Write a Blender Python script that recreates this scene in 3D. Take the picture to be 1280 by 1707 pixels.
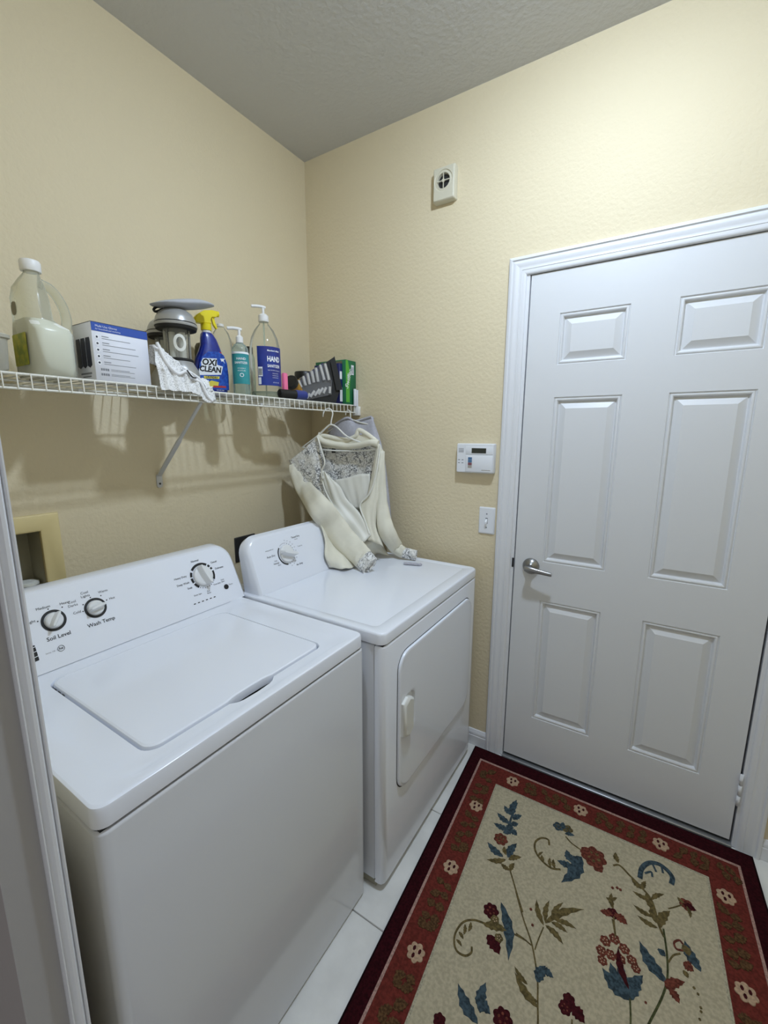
import bpy, bmesh, math, random
from mathutils import Vector, Matrix

# ------------------------------------------------------------------ clear
for o in list(bpy.data.objects):
    bpy.data.objects.remove(o, do_unlink=True)
scene = bpy.context.scene
COL = scene.collection
random.seed(7)

# ------------------------------------------------------------------ camera, world, exposure
cam_d = bpy.data.cameras.new('camera'); cam = bpy.data.objects.new('camera', cam_d); COL.objects.link(cam)
cam_d.sensor_fit = 'HORIZONTAL'; cam_d.sensor_width = 36.0
cam_d.lens = 715.83 / 1280.0 * 36.0
cam_d.clip_start = 0.01
_r = Vector((0.84532856, 0.53423885, 0.00291088))
_u = Vector((-0.09803189, 0.14975565, 0.9838511))
_f = Vector((-0.52517556, 0.8319628, -0.17896517))
cam.matrix_world = Matrix(((_r.x, _u.x, -_f.x, 1.5865), (_r.y, _u.y, -_f.y, -1.7802), (_r.z, _u.z, -_f.z, 1.46), (0, 0, 0, 1)))
scene.camera = cam

world = bpy.data.worlds.new('world'); scene.world = world; world.use_nodes = True
world.node_tree.nodes['Background'].inputs[0].default_value = (0.97, 0.98, 1.0, 1)
world.node_tree.nodes['Background'].inputs[1].default_value = 0.36
scene.view_settings.view_transform = 'Standard'
scene.view_settings.look = 'None'
scene.view_settings.gamma = 1.0
scene.view_settings.use_curve_mapping = False
scene.view_settings.exposure = 0.0

LAMP_LOC = (1.38, -0.80, 2.7546)
LAMP_STRENGTH = 590.0

# ------------------------------------------------------------------ materials
def lin(c):
    def f(x): return x / 12.92 if x <= 0.04045 else ((x + 0.055) / 1.055) ** 2.4
    return (f(c[0]), f(c[1]), f(c[2]), 1.0)

def mat(name, rgb, rough=0.5, metal=0.0, spec=0.5, var=0.0, vscale=20.0, bump=0.0, bscale=200.0, bdist=0.002, coat=0.0, rgb2=None, detail=3.0):
    m = bpy.data.materials.new(name); m.use_nodes = True
    nt = m.node_tree; b = nt.nodes['Principled BSDF']
    b.inputs['Base Color'].default_value = lin(rgb)
    b.inputs['Roughness'].default_value = rough
    b.inputs['Metallic'].default_value = metal
    b.inputs['Specular IOR Level'].default_value = spec
    b.inputs['Coat Weight'].default_value = coat
    tc = nt.nodes.new('ShaderNodeTexCoord')
    # every surface carries at least a little grain in its roughness
    n0 = nt.nodes.new('ShaderNodeTexNoise'); n0.inputs['Scale'].default_value = 35.0
    nt.links.new(tc.outputs['Object'], n0.inputs['Vector'])
    mr = nt.nodes.new('ShaderNodeMapRange'); rv = 0.04 if rough > 0.45 else 0.006; mr.inputs[3].default_value = max(0.02, rough - rv); mr.inputs[4].default_value = min(1, rough + rv)
    nt.links.new(n0.outputs['Fac'], mr.inputs[0]); nt.links.new(mr.outputs[0], b.inputs['Roughness'])
    if var > 0 or rgb2:
        n = nt.nodes.new('ShaderNodeTexNoise'); n.inputs['Scale'].default_value = vscale; n.inputs['Detail'].default_value = 5
        nt.links.new(tc.outputs['Object'], n.inputs['Vector'])
        r = nt.nodes.new('ShaderNodeValToRGB')
        c2 = rgb2 or tuple(max(0, x * (1 - var)) for x in rgb)
        r.color_ramp.elements[0].position = 0.38; r.color_ramp.elements[1].position = 0.62
        r.color_ramp.elements[0].color = lin(c2); r.color_ramp.elements[1].color = lin(rgb)
        nt.links.new(n.outputs['Fac'], r.inputs[0]); nt.links.new(r.outputs[0], b.inputs['Base Color'])
    if bump > 0:
        n = nt.nodes.new('ShaderNodeTexNoise'); n.inputs['Scale'].default_value = bscale; n.inputs['Detail'].default_value = detail
        nt.links.new(tc.outputs['Object'], n.inputs['Vector'])
        bp = nt.nodes.new('ShaderNodeBump'); bp.inputs['Strength'].default_value = bump; bp.inputs['Distance'].default_value = bdist
        nt.links.new(n.outputs['Fac'], bp.inputs['Height']); nt.links.new(bp.outputs[0], b.inputs['Normal'])
    return m

def clear_mat(name, tint, body, opacity, rough=0.08):
    """thin see-through plastic: a share of the surface is milky/glossy, the rest lets light straight through"""
    m = bpy.data.materials.new(name); m.use_nodes = True
    nt = m.node_tree; out = nt.nodes['Material Output']; b = nt.nodes['Principled BSDF']
    b.inputs['Base Color'].default_value = lin(body); b.inputs['Roughness'].default_value = rough
    t = nt.nodes.new('ShaderNodeBsdfTransparent'); t.inputs[0].default_value = lin(tint)
    fr = nt.nodes.new('ShaderNodeFresnel'); fr.inputs[0].default_value = 1.16
    tc = nt.nodes.new('ShaderNodeTexCoord'); n = nt.nodes.new('ShaderNodeTexNoise'); n.inputs['Scale'].default_value = 30
    nt.links.new(tc.outputs['Object'], n.inputs['Vector'])
    ma = nt.nodes.new('ShaderNodeMath'); ma.operation = 'MULTIPLY_ADD'; ma.inputs[1].default_value = 0.05; ma.inputs[2].default_value = opacity
    nt.links.new(n.outputs['Fac'], ma.inputs[0])
    ad = nt.nodes.new('ShaderNodeMath'); ad.operation = 'ADD'; ad.use_clamp = True
    nt.links.new(ma.outputs[0], ad.inputs[0]); nt.links.new(fr.outputs[0], ad.inputs[1])
    mx = nt.nodes.new('ShaderNodeMixShader')
    nt.links.new(ad.outputs[0], mx.inputs[0]); nt.links.new(t.outputs[0], mx.inputs[1]); nt.links.new(b.outputs[0], mx.inputs[2])
    nt.links.new(mx.outputs[0], out.inputs[0])
    return m

def lace_mat(name):
    m = mat(name, (0.86, 0.86, 0.86), 0.85); nt = m.node_tree; b = nt.nodes['Principled BSDF']
    tc = nt.nodes.new('ShaderNodeTexCoord')
    nz = nt.nodes.new('ShaderNodeTexNoise'); nz.inputs['Scale'].default_value = 45; nz.inputs['Detail'].default_value = 1
    nt.links.new(tc.outputs['Object'], nz.inputs['Vector'])
    add = nt.nodes.new('ShaderNodeMix'); add.data_type = 'VECTOR'; add.inputs[0].default_value = 0.05
    nt.links.new(tc.outputs['Object'], add.inputs[4]); nt.links.new(nz.outputs['Color'], add.inputs[5])
    v = nt.nodes.new('ShaderNodeTexVoronoi'); v.feature = 'DISTANCE_TO_EDGE'; v.inputs['Scale'].default_value = 55
    nt.links.new(add.outputs[1], v.inputs['Vector'])
    r = nt.nodes.new('ShaderNodeValToRGB')
    r.color_ramp.elements[0].position = 0.04; r.color_ramp.elements[0].color = lin((0.42, 0.43, 0.44))
    r.color_ramp.elements[1].position = 0.12; r.color_ramp.elements[1].color = lin((0.92, 0.92, 0.92))
    nt.links.new(v.outputs['Distance'], r.inputs[0])
    n2 = nt.nodes.new('ShaderNodeTexNoise'); n2.inputs['Scale'].default_value = 25
    nt.links.new(tc.outputs['Object'], n2.inputs['Vector'])
    r2 = nt.nodes.new('ShaderNodeValToRGB'); r2.color_ramp.elements[0].position = 0.42; r2.color_ramp.elements[1].position = 0.6
    nt.links.new(n2.outputs['Fac'], r2.inputs[0])
    mx = nt.nodes.new('ShaderNodeMix'); mx.data_type = 'RGBA'; mx.inputs[7].default_value = lin((0.91, 0.90, 0.87))
    sc = nt.nodes.new('ShaderNodeMath'); sc.operation = 'MULTIPLY'; sc.inputs[1].default_value = 0.7
    nt.links.new(r2.outputs[0], sc.inputs[0]); nt.links.new(sc.outputs[0], mx.inputs[0])
    nt.links.new(r.outputs[0], mx.inputs[6]); nt.links.new(mx.outputs[2], b.inputs['Base Color'])
    return m

def net_mat(name):
    """open white netting: small holes let light through"""
    m = mat(name, (0.93, 0.93, 0.93), 0.8); nt = m.node_tree; out = nt.nodes['Material Output']; b = nt.nodes['Principled BSDF']
    tc = nt.nodes.new('ShaderNodeTexCoord'); v = nt.nodes.new('ShaderNodeTexVoronoi'); v.inputs['Scale'].default_value = 260
    nt.links.new(tc.outputs['Object'], v.inputs['Vector'])
    r = nt.nodes.new('ShaderNodeValToRGB'); r.color_ramp.elements[0].position = 0.25; r.color_ramp.elements[1].position = 0.40
    nt.links.new(v.outputs['Distance'], r.inputs[0])
    ma = nt.nodes.new('ShaderNodeMath'); ma.operation = 'MULTIPLY_ADD'; ma.inputs[1].default_value = 0.55; ma.inputs[2].default_value = 0.45
    nt.links.new(r.outputs[0], ma.inputs[0])
    t = nt.nodes.new('ShaderNodeBsdfTransparent'); mx = nt.nodes.new('ShaderNodeMixShader')
    nt.links.new(ma.outputs[0], mx.inputs[0]); nt.links.new(t.outputs[0], mx.inputs[1]); nt.links.new(b.outputs[0], mx.inputs[2])
    nt.links.new(mx.outputs[0], out.inputs[0])
    return m

M = dict(
    wall=mat('wall_paint', (0.868, 0.815, 0.692), 0.62, spec=0.35, bump=0.55, bscale=75, bdist=0.004, detail=2.5),
    ceil=mat('ceiling_texture', (0.80, 0.80, 0.80), 0.9, spec=0.1, bump=0.6, bscale=60, bdist=0.004),
    hall=mat('hall_wall_paint', (0.56, 0.53, 0.52), 0.7, bump=0.3, bscale=90, bdist=0.002),
    jamb=mat('jamb_paint', (0.66, 0.65, 0.645), 0.6, bump=0.1, bscale=60, bdist=0.002),
    trim=mat('trim_paint', (0.88, 0.885, 0.90), 0.38, bump=0.05, bscale=40),
    door=mat('door_paint', (0.855, 0.86, 0.87), 0.42, bump=0.12, bscale=420, bdist=0.0006),
    grout=mat('grout', (0.60, 0.59, 0.57), 0.9),
    tile=mat('floor_tile', (0.90, 0.895, 0.875), 0.35, var=0.05, vscale=9, bump=0.08, bscale=30),
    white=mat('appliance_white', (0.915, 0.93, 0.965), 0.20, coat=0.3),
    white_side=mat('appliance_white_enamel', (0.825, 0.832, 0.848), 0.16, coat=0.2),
    knob=mat('knob_plastic', (0.89, 0.895, 0.90), 0.35),
    ivory=mat('handle_plastic', (0.86, 0.86, 0.84), 0.4),
    black=mat('black_print', (0.07, 0.075, 0.09), 0.5),
    ink=mat('dark_ink', (0.20, 0.21, 0.24), 0.6),
    greyink=mat('grey_ink', (0.50, 0.51, 0.54), 0.6),
    rubber=mat('black_rubber', (0.06, 0.06, 0.06), 0.6),
    dark=mat('dark_plastic', (0.16, 0.16, 0.165), 0.45),
    steel=mat('brushed_steel', (0.62, 0.62, 0.62), 0.28, metal=1.0, bump=0.05, bscale=300),
    alu=mat('aluminium_threshold', (0.70, 0.71, 0.72), 0.35, metal=0.9),
    wire=mat('wire_shelf_vinyl', (0.90, 0.895, 0.86), 0.4),
    bracket=mat('bracket_paint', (0.80, 0.80, 0.80), 0.45),
    cream=mat('cream_plastic', (0.86, 0.79, 0.58), 0.45),
    recess=mat('recess_plastic', (0.62, 0.60, 0.52), 0.6),
    siren=mat('siren_plastic', (0.82, 0.80, 0.72), 0.45),
    lcd=mat('keypad_screen', (0.20, 0.21, 0.19), 0.25),
    sw=mat('switch_plastic', (0.90, 0.91, 0.93), 0.3),
    kblue=mat('key_blue', (0.30, 0.45, 0.60), 0.5), kred=mat('key_red', (0.52, 0.33, 0.36), 0.5), kgrey=mat('key_grey', (0.66, 0.64, 0.60), 0.5),
    milk=mat('milky_plastic', (0.93, 0.935, 0.91), 0.4),
    jug=clear_mat('jug_plastic', (0.97, 0.97, 0.94), (0.92, 0.92, 0.88), 0.22, 0.2),
    tub=clear_mat('tub_plastic', (0.97, 0.97, 0.95), (0.85, 0.84, 0.79), 0.55, 0.35),
    cap=mat('white_cap', (0.93, 0.93, 0.93), 0.4),
    yglabel=mat('green_yellow_label', (0.72, 0.70, 0.20), 0.5, rgb2=(0.50, 0.56, 0.16), vscale=40),
    carton=mat('white_carton', (0.90, 0.91, 0.95), 0.55),
    cartonblue=mat('blue_band', (0.17, 0.32, 0.68), 0.5),
    navy=mat('navy_print', (0.12, 0.14, 0.22), 0.5),
    silver=mat('silver_plastic', (0.66, 0.66, 0.655), 0.32, metal=0.35),
    globe=clear_mat('lantern_globe', (0.95, 0.95, 0.93), (0.86, 0.86, 0.83), 0.20, 0.1),
    oval=mat('oval_white', (0.90, 0.90, 0.87), 0.5),
    pouch=mat('grey_pouch', (0.70, 0.71, 0.74), 0.6, bump=0.2, bscale=60, bdist=0.003),
    net=net_mat('white_netting'),
    seam=mat('white_seam', (0.94, 0.94, 0.95), 0.6),
    oxi=mat('blue_bottle', (0.07, 0.18, 0.58), 0.3, coat=0.3, rgb2=(0.06, 0.14, 0.50), vscale=60),
    oxilbl=mat('blue_label', (0.13, 0.36, 0.75), 0.35, rgb2=(0.06, 0.22, 0.60), vscale=110),
    yellow=mat('yellow_plastic', (0.93, 0.86, 0.12), 0.35),
    red=mat('red_print', (0.72, 0.20, 0.22), 0.5),
    paper=mat('white_print', (0.94, 0.95, 0.97), 0.5),
    ylab=mat('yellow_print', (0.86, 0.80, 0.30), 0.5),
    clear=clear_mat('clear_plastic', (0.985, 0.985, 0.97), (0.9, 0.9, 0.88), 0.05, 0.06),
    gel=clear_mat('clear_gel', (0.93, 0.96, 0.94), (0.80, 0.86, 0.84), 0.25, 0.1),
    teal=mat('teal_label', (0.16, 0.55, 0.58), 0.4, rgb2=(0.22, 0.60, 0.62), vscale=30),
    navylbl=mat('navy_label', (0.13, 0.17, 0.50), 0.4, rgb2=(0.11, 0.22, 0.58), vscale=22),
    olive=mat('olive_can', (0.44, 0.42, 0.32), 0.45),
    pink=mat('pink_foam', (0.93, 0.46, 0.62), 0.6),
    jarlid=mat('black_lid', (0.085, 0.085, 0.09), 0.4),
    jarlbl=mat('amber_label', (0.80, 0.62, 0.18), 0.45, rgb2=(0.60, 0.42, 0.12), vscale=30),
    fblue=mat('blue_cap', (0.07, 0.18, 0.52), 0.3, coat=0.4),
    cell=mat('silver_cell', (0.90, 0.90, 0.90), 0.22, metal=0.35),
    blister=clear_mat('blister', (0.99, 0.99, 0.99), (0.9, 0.9, 0.92), 0.06, 0.08),
    green=mat('green_carton', (0.08, 0.42, 0.27), 0.5),
    lime=mat('lime_print', (0.35, 0.68, 0.22), 0.5),
    navybox=mat('navy_carton', (0.10, 0.12, 0.36), 0.45),
    hanger=mat('hanger_plastic', (0.90, 0.90, 0.88), 0.35),
    knit=mat('cream_knit', (0.905, 0.89, 0.825), 0.9, spec=0.15, var=0.03, vscale=12, bump=0.25, bscale=500, bdist=0.001),
    satin=mat('cream_satin', (0.90, 0.895, 0.86), 0.45, spec=0.4, bump=0.1, bscale=30, bdist=0.003),
    lace=lace_mat('lace_print'),
    greyknit=mat('grey_knit', (0.74, 0.74, 0.78), 0.9, spec=0.1, var=0.05, vscale=90, bump=0.25, bscale=500, bdist=0.001),
    rugmaroon=mat('rug_maroon', (0.215, 0.065, 0.085), 0.95, spec=0.05, var=0.28, vscale=160, bump=0.6, bscale=700, bdist=0.003),
    rugred=mat('rug_red', (0.44, 0.195, 0.165), 0.95, spec=0.05, var=0.20, vscale=120, bump=0.6, bscale=700, bdist=0.003),
    rugfield=mat('rug_field', (0.745, 0.700, 0.590), 0.95, spec=0.05, var=0.10, vscale=120, bump=0.7, bscale=600, bdist=0.003),
    rugline=mat('rug_line', (0.72, 0.58, 0.53), 0.95, spec=0.05, var=0.2, vscale=200, bump=0.6, bscale=700, bdist=0.003),
    rugline2=mat('rug_cream_line', (0.72, 0.69, 0.59), 0.95, spec=0.05, var=0.2, vscale=200, bump=0.6, bscale=700, bdist=0.003),
    rugedge=mat('rug_edge', (0.10, 0.05, 0.055), 0.95, spec=0.05),
    yb=mat('yarn_blue', (0.27, 0.33, 0.36), 0.95, spec=0.05, var=0.35, vscale=130),
    yr=mat('yarn_red', (0.46, 0.25, 0.20), 0.95, spec=0.05, var=0.35, vscale=150),
    ym=mat('yarn_plum', (0.27, 0.10, 0.115), 0.95, spec=0.05, var=0.3, vscale=150),
    yo=mat('yarn_olive', (0.43, 0.375, 0.24), 0.95, spec=0.05, var=0.3, vscale=130),
    yg=mat('yarn_green', (0.32, 0.33, 0.21), 0.95, spec=0.05, var=0.3, vscale=130),
    yf=mat('yarn_cream', (0.72, 0.61, 0.50), 0.95, spec=0.05, var=0.15, vscale=150),
    ygl=mat('yarn_border_green', (0.38, 0.275, 0.18), 0.95, spec=0.05, var=0.35, vscale=150),
)
lampm = bpy.data.materials.new('lamp_diffuser'); lampm.use_nodes = True
_b = lampm.node_tree.nodes['Principled BSDF']
_b.inputs['Base Color'].default_value = (0.9, 0.9, 0.9, 1)
_b.inputs['Emission Color'].default_value = (0.84, 1.0, 1.22, 1)
_b.inputs['Emission Strength'].default_value = LAMP_STRENGTH

# ------------------------------------------------------------------ mesh helpers
def wm(o):
    b = o.matrix_basis
    return b if o.parent is None else wm(o.parent) @ o.matrix_parent_inverse @ b

def attach(o, parent):
    if parent is not None:
        o.parent = parent; o.matrix_parent_inverse = wm(parent).inverted()

def mesh_obj(name, verts, faces, material, parent=None, smooth=False, auto=None):
    me = bpy.data.meshes.new(name); me.from_pydata([tuple(v) for v in verts], [], faces); me.update()
    bm = bmesh.new(); bm.from_mesh(me); bmesh.ops.recalc_face_normals(bm, faces=bm.faces)
    if auto is not None:
        for f in bm.faces: f.smooth = len(f.verts) <= 4
        for e in bm.edges:
            if len(e.link_faces) == 2 and e.calc_face_angle(0) > math.radians(auto): e.smooth = False
    elif smooth:
        for f in bm.faces: f.smooth = True
    bm.to_mesh(me); bm.free()
    me.materials.append(material)
    o = bpy.data.objects.new(name, me); COL.objects.link(o); attach(o, parent)
    return o

def thing(name, label, cat, loc=(0, 0, 0), group=None):
    o = bpy.data.objects.new(name, None); COL.objects.link(o); o.location = loc; o.empty_display_size = 0.05
    o.matrix_basis = Matrix.Translation(loc)
    o['label'] = label; o['category'] = cat
    if group: o['group'] = group
    return o

def tag(o, label, cat, group=None):
    o['label'] = label; o['category'] = cat
    if group: o['group'] = group
    return o

def struct(o):
    o['kind'] = 'structure'; return o

def loft(loops, cap0=True, cap1=True, closed=True):
    n = len(loops[0]); V = [v for l in loops for v in l]; F = []
    for i in range(len(loops) - 1):
        for j in range(n if closed else n - 1):
            k = (j + 1) % n
            F.append((i * n + j, i * n + k, (i + 1) * n + k, (i + 1) * n + j))
    if cap0: F.append(tuple(range(n - 1, -1, -1)))
    if cap1: F.append(tuple((len(loops) - 1) * n + j for j in range(n)))
    return V, F

def rr(x0, x1, y0, y1, r, n=5):
    """rounded rectangle, counter-clockwise"""
    P = []
    for cx, cy, a0 in ((x1 - r, y1 - r, 0), (x0 + r, y1 - r, 90), (x0 + r, y0 + r, 180), (x1 - r, y0 + r, 270)):
        for k in range(n + 1):
            a = math.radians(a0 + 90 * k / n); P.append((cx + r * math.cos(a), cy + r * math.sin(a)))
    return P

def box(name, x0, x1, y0, y1, z0, z1, material, parent=None, bev=0.0, seg=2):
    V = [(x, y, z) for z in (z0, z1) for x, y in ((x0, y0), (x1, y0), (x1, y1), (x0, y1))]
    F = [(3, 2, 1, 0), (4, 5, 6, 7), (0, 1, 5, 4), (1, 2, 6, 5), (2, 3, 7, 6), (3, 0, 4, 7)]
    if bev <= 0: return mesh_obj(name, V, F, material, parent)
    bm = bmesh.new(); vs = [bm.verts.new(v) for v in V]
    for f in F: bm.faces.new([vs[i] for i in f])
    bmesh.ops.bevel(bm, geom=list(bm.edges), offset=bev, segments=seg, profile=0.5, affect='EDGES')
    bm.verts.index_update()
    VV = [v.co.copy() for v in bm.verts]; FF = [tuple(v.index for v in f.verts) for f in bm.faces]; bm.free()
    return mesh_obj(name, VV, FF, material, parent, auto=50)

def boxes(name, lst, material, parent=None):
    V, F = [], []
    for x0, x1, y0, y1, z0, z1 in lst:
        b = len(V)
        V += [(x, y, z) for z in (z0, z1) for x, y in ((x0, y0), (x1, y0), (x1, y1), (x0, y1))]
        F += [tuple(b + i for i in f) for f in ((3, 2, 1, 0), (4, 5, 6, 7), (0, 1, 5, 4), (1, 2, 6, 5), (2, 3, 7, 6), (3, 0, 4, 7))]
    return mesh_obj(name, V, F, material, parent)

def frame_of(d, up=Vector((0, 0, 1))):
    d = d.normalized()
    if abs(d.dot(up)) > 0.95: up = Vector((1, 0, 0))
    s = d.cross(up).normalized(); return s, s.cross(d).normalized()

def catmull(P, sub):
    P = [Vector(p) for p in P]; out = []
    for i in range(len(P) - 1):
        a = P[i - 1] if i > 0 else P[i] * 2 - P[i + 1]; b = P[i]; c = P[i + 1]
        d = P[i + 2] if i + 2 < len(P) else P[i + 1] * 2 - P[i]
        for k in range(sub):
            t = k / sub
            out.append(0.5 * ((2 * b) + (c - a) * t + (2 * a - 5 * b + 4 * c - d) * t * t + (3 * b - a - 3 * c + d) * t ** 3))
    out.append(P[-1]); return out

def tube(name, path, r, material, parent=None, n=8, sub=0, taper=None):
    P = catmull(path, sub) if sub else [Vector(p) for p in path]
    loops = []
    s, u = frame_of(P[1] - P[0])
    for i, p in enumerate(P):
        d = (P[min(i + 1, len(P) - 1)] - P[max(i - 1, 0)]).normalized()
        s = (s - d * s.dot(d)).normalized(); u = s.cross(d)
        rad = r if taper is None else r * (taper[0] + (taper[1] - taper[0]) * i / (len(P) - 1))
        loops.append([p + (s * math.cos(2 * math.pi * k / n) + u * math.sin(2 * math.pi * k / n)) * rad for k in range(n)])
    V, F = loft(loops)
    return mesh_obj(name, V, F, material, parent, auto=60)

def lathe(name, prof, c, material, parent=None, n=32, axis=None, cap0=True, cap1=True, sx=1.0, sy=1.0, rot=0.0):
    """prof: list of (radius, height); c: base point; axis: direction of height"""
    ax = Vector(axis).normalized() if axis is not None else Vector((0, 0, 1))
    if axis is None: s, u = Vector((1, 0, 0)), Vector((0, 1, 0))
    else: s, u = frame_of(ax)
    c = Vector(c); loops = []
    for r, h in prof:
        L = []
        for k in range(n):
            a = 2 * math.pi * k / n
            px, py = r * math.cos(a) * sx, r * math.sin(a) * sy
            qx, qy = px * math.cos(rot) - py * math.sin(rot), px * math.sin(rot) + py * math.cos(rot)
            L.append(c + s * qx + u * qy + ax * h)
        loops.append(L)
    V, F = loft(loops, cap0, cap1)
    return mesh_obj(name, V, F, material, parent, auto=35)

def arc_band(name, c, r, a0, a1, z0, z1, material, parent=None, n=16, thick=0.0006, sx=1, sy=1):
    V, F = [], []
    for i in range(n + 1):
        a = math.radians(a0 + (a1 - a0) * i / n)
        for rad in (r, r + thick):
            for z in (z0, z1): V.append((c[0] + rad * math.cos(a) * sx, c[1] + rad * math.sin(a) * sy, z))
    for i in range(n):
        b = i * 4; d = b + 4
        F += [(b, b + 1, d + 1, d), (b + 2, d + 2, d + 3, b + 3), (b, d, d + 2, b + 2), (b + 1, b + 3, d + 3, d + 1)]
    F += [(0, 2, 3, 1), (n * 4, n * 4 + 1, n * 4 + 3, n * 4 + 2)]
    return mesh_obj(name, V, F, material, parent, auto=50)

def prism(name, poly, o, u, v, n, depth, material, parent=None, bev=0.0):
    """2-D outline (u, v) set on a plane at o and pushed out along n"""
    o, u, v, n = Vector(o), Vector(u), Vector(v), Vector(n)
    A = [o + u * a + v * b for a, b in poly]; B = [p + n * depth for p in A]
    V, F = loft([A, B])
    return mesh_obj(name, V, F, material, parent)

def text_mesh(s, size, align='CENTER', bold=0.0, shear=0.0, space=1.0):
    cu = bpy.data.curves.new('t', 'FONT'); cu.body = s; cu.size = size; cu.align_x = align; cu.align_y = 'CENTER'
    cu.resolution_u = 2; cu.offset = bold; cu.shear = shear; cu.space_character = space
    ob = bpy.data.objects.new('t', cu); COL.objects.link(ob)
    dg = bpy.context.evaluated_depsgraph_get(); me = bpy.data.meshes.new_from_object(ob.evaluated_get(dg))
    V = [v.co.copy() for v in me.vertices]; F = [tuple(p.vertices) for p in me.polygons]
    bpy.data.objects.remove(ob); bpy.data.curves.remove(cu); bpy.data.meshes.remove(me)
    return V, F

def text(s, size, o, u, v, material, parent, align='CENTER', lift=0.0006, bold=0.0, shear=0.0, xs=1.0, name='lettering', space=1.0):
    V, F = text_mesh(s, size, align, bold, shear, space)
    o, u, v = Vector(o), Vector(u).normalized(), Vector(v).normalized(); n = u.cross(v).normalized()
    return mesh_obj(name, [o + u * p.x * xs + v * p.y + n * lift for p in V], F, material, parent)

def text_cyl(s, size, c, r, ang, z, material, parent, bold=0.0, xs=1.0, shear=0.0, rise=0.0, name='lettering'):
    """lettering wrapped on an upright cylinder, centred on the angle ang (degrees)"""
    V, F = text_mesh(s, size, 'CENTER', bold, shear); W = []
    for p in V:
        a = math.radians(ang) + p.x * xs / r
        W.append((c[0] + (r + 0.0012) * math.cos(a), c[1] + (r + 0.0012) * math.sin(a), z + p.y + rise * p.x))
    return mesh_obj(name, W, F, material, parent)

def sheet(name, ctrl, material, parent=None, sub=6, thick=0.0025, fold=0.0, freq=18.0, seed=0, rows=None):
    """cloth patch from a grid of control points, with folds running down it and real thickness"""
    R_ = [catmull(r, sub) for r in ctrl]
    cols = list(zip(*R_)); C_ = [catmull(c, sub) for c in cols]
    nr, nc = len(C_[0]), len(C_)
    G = [[C_[j][i].copy() for j in range(nc)] for i in range(nr)]
    N = [[None] * nc for _ in range(nr)]
    for i in range(nr):
        for j in range(nc):
            a = G[min(i + 1, nr - 1)][j] - G[max(i - 1, 0)][j]; b = G[i][min(j + 1, nc - 1)] - G[i][max(j - 1, 0)]
            m = a.cross(b); m = m.normalized() if m.length > 1e-9 else Vector((0, -1, 0))
            if m.dot(Vector((0.6, -0.8, 0.1))) < 0: m = -m
            N[i][j] = m
    rnd = random.Random(seed); ph = rnd.random() * 6
    V, F = [], []
    for s in (0, 1):
        for i in range(nr):
            for j in range(nc):
                w = j / (nc - 1); h = i / (nr - 1)
                f = fold * (math.sin(freq * w + 2.1 * h + ph) * (0.35 + 0.65 * h) + 0.5 * math.sin(freq * 1.9 * w - 3 * h + ph * 2))
                V.append(G[i][j] + N[i][j] * (f - s * thick))
    k = nr * nc
    for i in range(nr - 1):
        for j in range(nc - 1):
            a = i * nc + j; F.append((a, a + 1, a + nc + 1, a + nc)); F.append((k + a, k + a + nc, k + a + nc + 1, k + a + 1))
    rim = [j for j in range(nc)] + [i * nc + nc - 1 for i in range(1, nr)] + [(nr - 1) * nc + j for j in range(nc - 2, -1, -1)] + [i * nc for i in range(nr - 2, 0, -1)]
    for i in range(len(rim)):
        a, b = rim[i], rim[(i + 1) % len(rim)]; F.append((a, k + a, k + b, b))
    return mesh_obj(name, V, F, material, parent, smooth=True)

def sleeve(name, ctrl, material, parent, flat=0.42, sub=6, n=18, wr=0.003, seed=1, scale=0.0027, open_end=False):
    """flattened cloth tube; ctrl rows are x, y, z, half width"""
    P = catmull([c[:3] for c in ctrl], sub); Wd = catmull([(c[3], 0, 0) for c in ctrl], sub)
    rnd = random.Random(seed); ph = [rnd.random() * 6 for _ in range(4)]
    view = Vector((0.62, -0.78, 0.05)).normalized(); loops = []
    for i, p in enumerate(P):
        d = (P[min(i + 1, len(P) - 1)] - P[max(i - 1, 0)]).normalized()
        nn = (view - d * view.dot(d)).normalized(); s = d.cross(nn).normalized(); w = Wd[i].x * scale; L = []
        for k in range(n):
            a = 2 * math.pi * k / n
            bump = wr * (math.sin(5 * a + i * 0.55 + ph[0]) + 0.7 * math.sin(i * 1.3 + 2 * a + ph[1]))
            L.append(p + s * math.cos(a) * (w + bump * 0.3) + nn * math.sin(a) * (w * flat + bump))
        loops.append(L)
    if open_end:
        loops.append([loops[-1][k] * 0.8 + P[-1] * 0.2 for k in range(n)])
        back = [q + (P[-2] - P[-1]) * 0.9 for q in loops[-1]]; loops.append(back)
    V, F = loft(loops)
    return mesh_obj(name, V, F, material, parent, smooth=True)

# ------------------------------------------------------------------ room shell
H = 2.7546; XR = 2.57; YN0, YN1 = -1.657, -1.5895; XJ = 0.93
fl = struct(box('floor', -0.12, XR + 0.12, -2.7, 0.12, -0.10, -0.004, M['grout']))
def tile_edges(a, lo, hi, step):
    e = [a]
    while e[0] > lo: e.insert(0, e[0] - step)
    while e[-1] < hi: e.append(e[-1] + step)
    return [(max(lo, p), min(hi, q)) for p, q in zip(e, e[1:]) if min(hi, q) - max(lo, p) > 0.02]
for x0, x1 in tile_edges(0.80, 0.0, XR, 0.4605):
    for y0, y1 in tile_edges(-0.443, -2.69, -0.001, 0.4605):
        g = 0.002
        loops = [[(x, y, z) for x, y in rr(x0 + g + i, x1 - g - i, y0 + g + i, y1 - g - i, 0.004, 2)] for i, z in ((0, -0.004), (0, -0.0012), (0.0012, 0.0))]
        V, F = loft(loops, cap0=False); mesh_obj('tile', V, F, M['tile'], fl, auto=60)
struct(box('ceiling', -0.12, XR + 0.12, -1.66, 0.12, H, H + 0.1, M['ceil']))
BY0, BY1, BZ0, BZ1 = -1.452, -1.252, 0.985, 1.165       # laundry valve box opening
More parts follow.
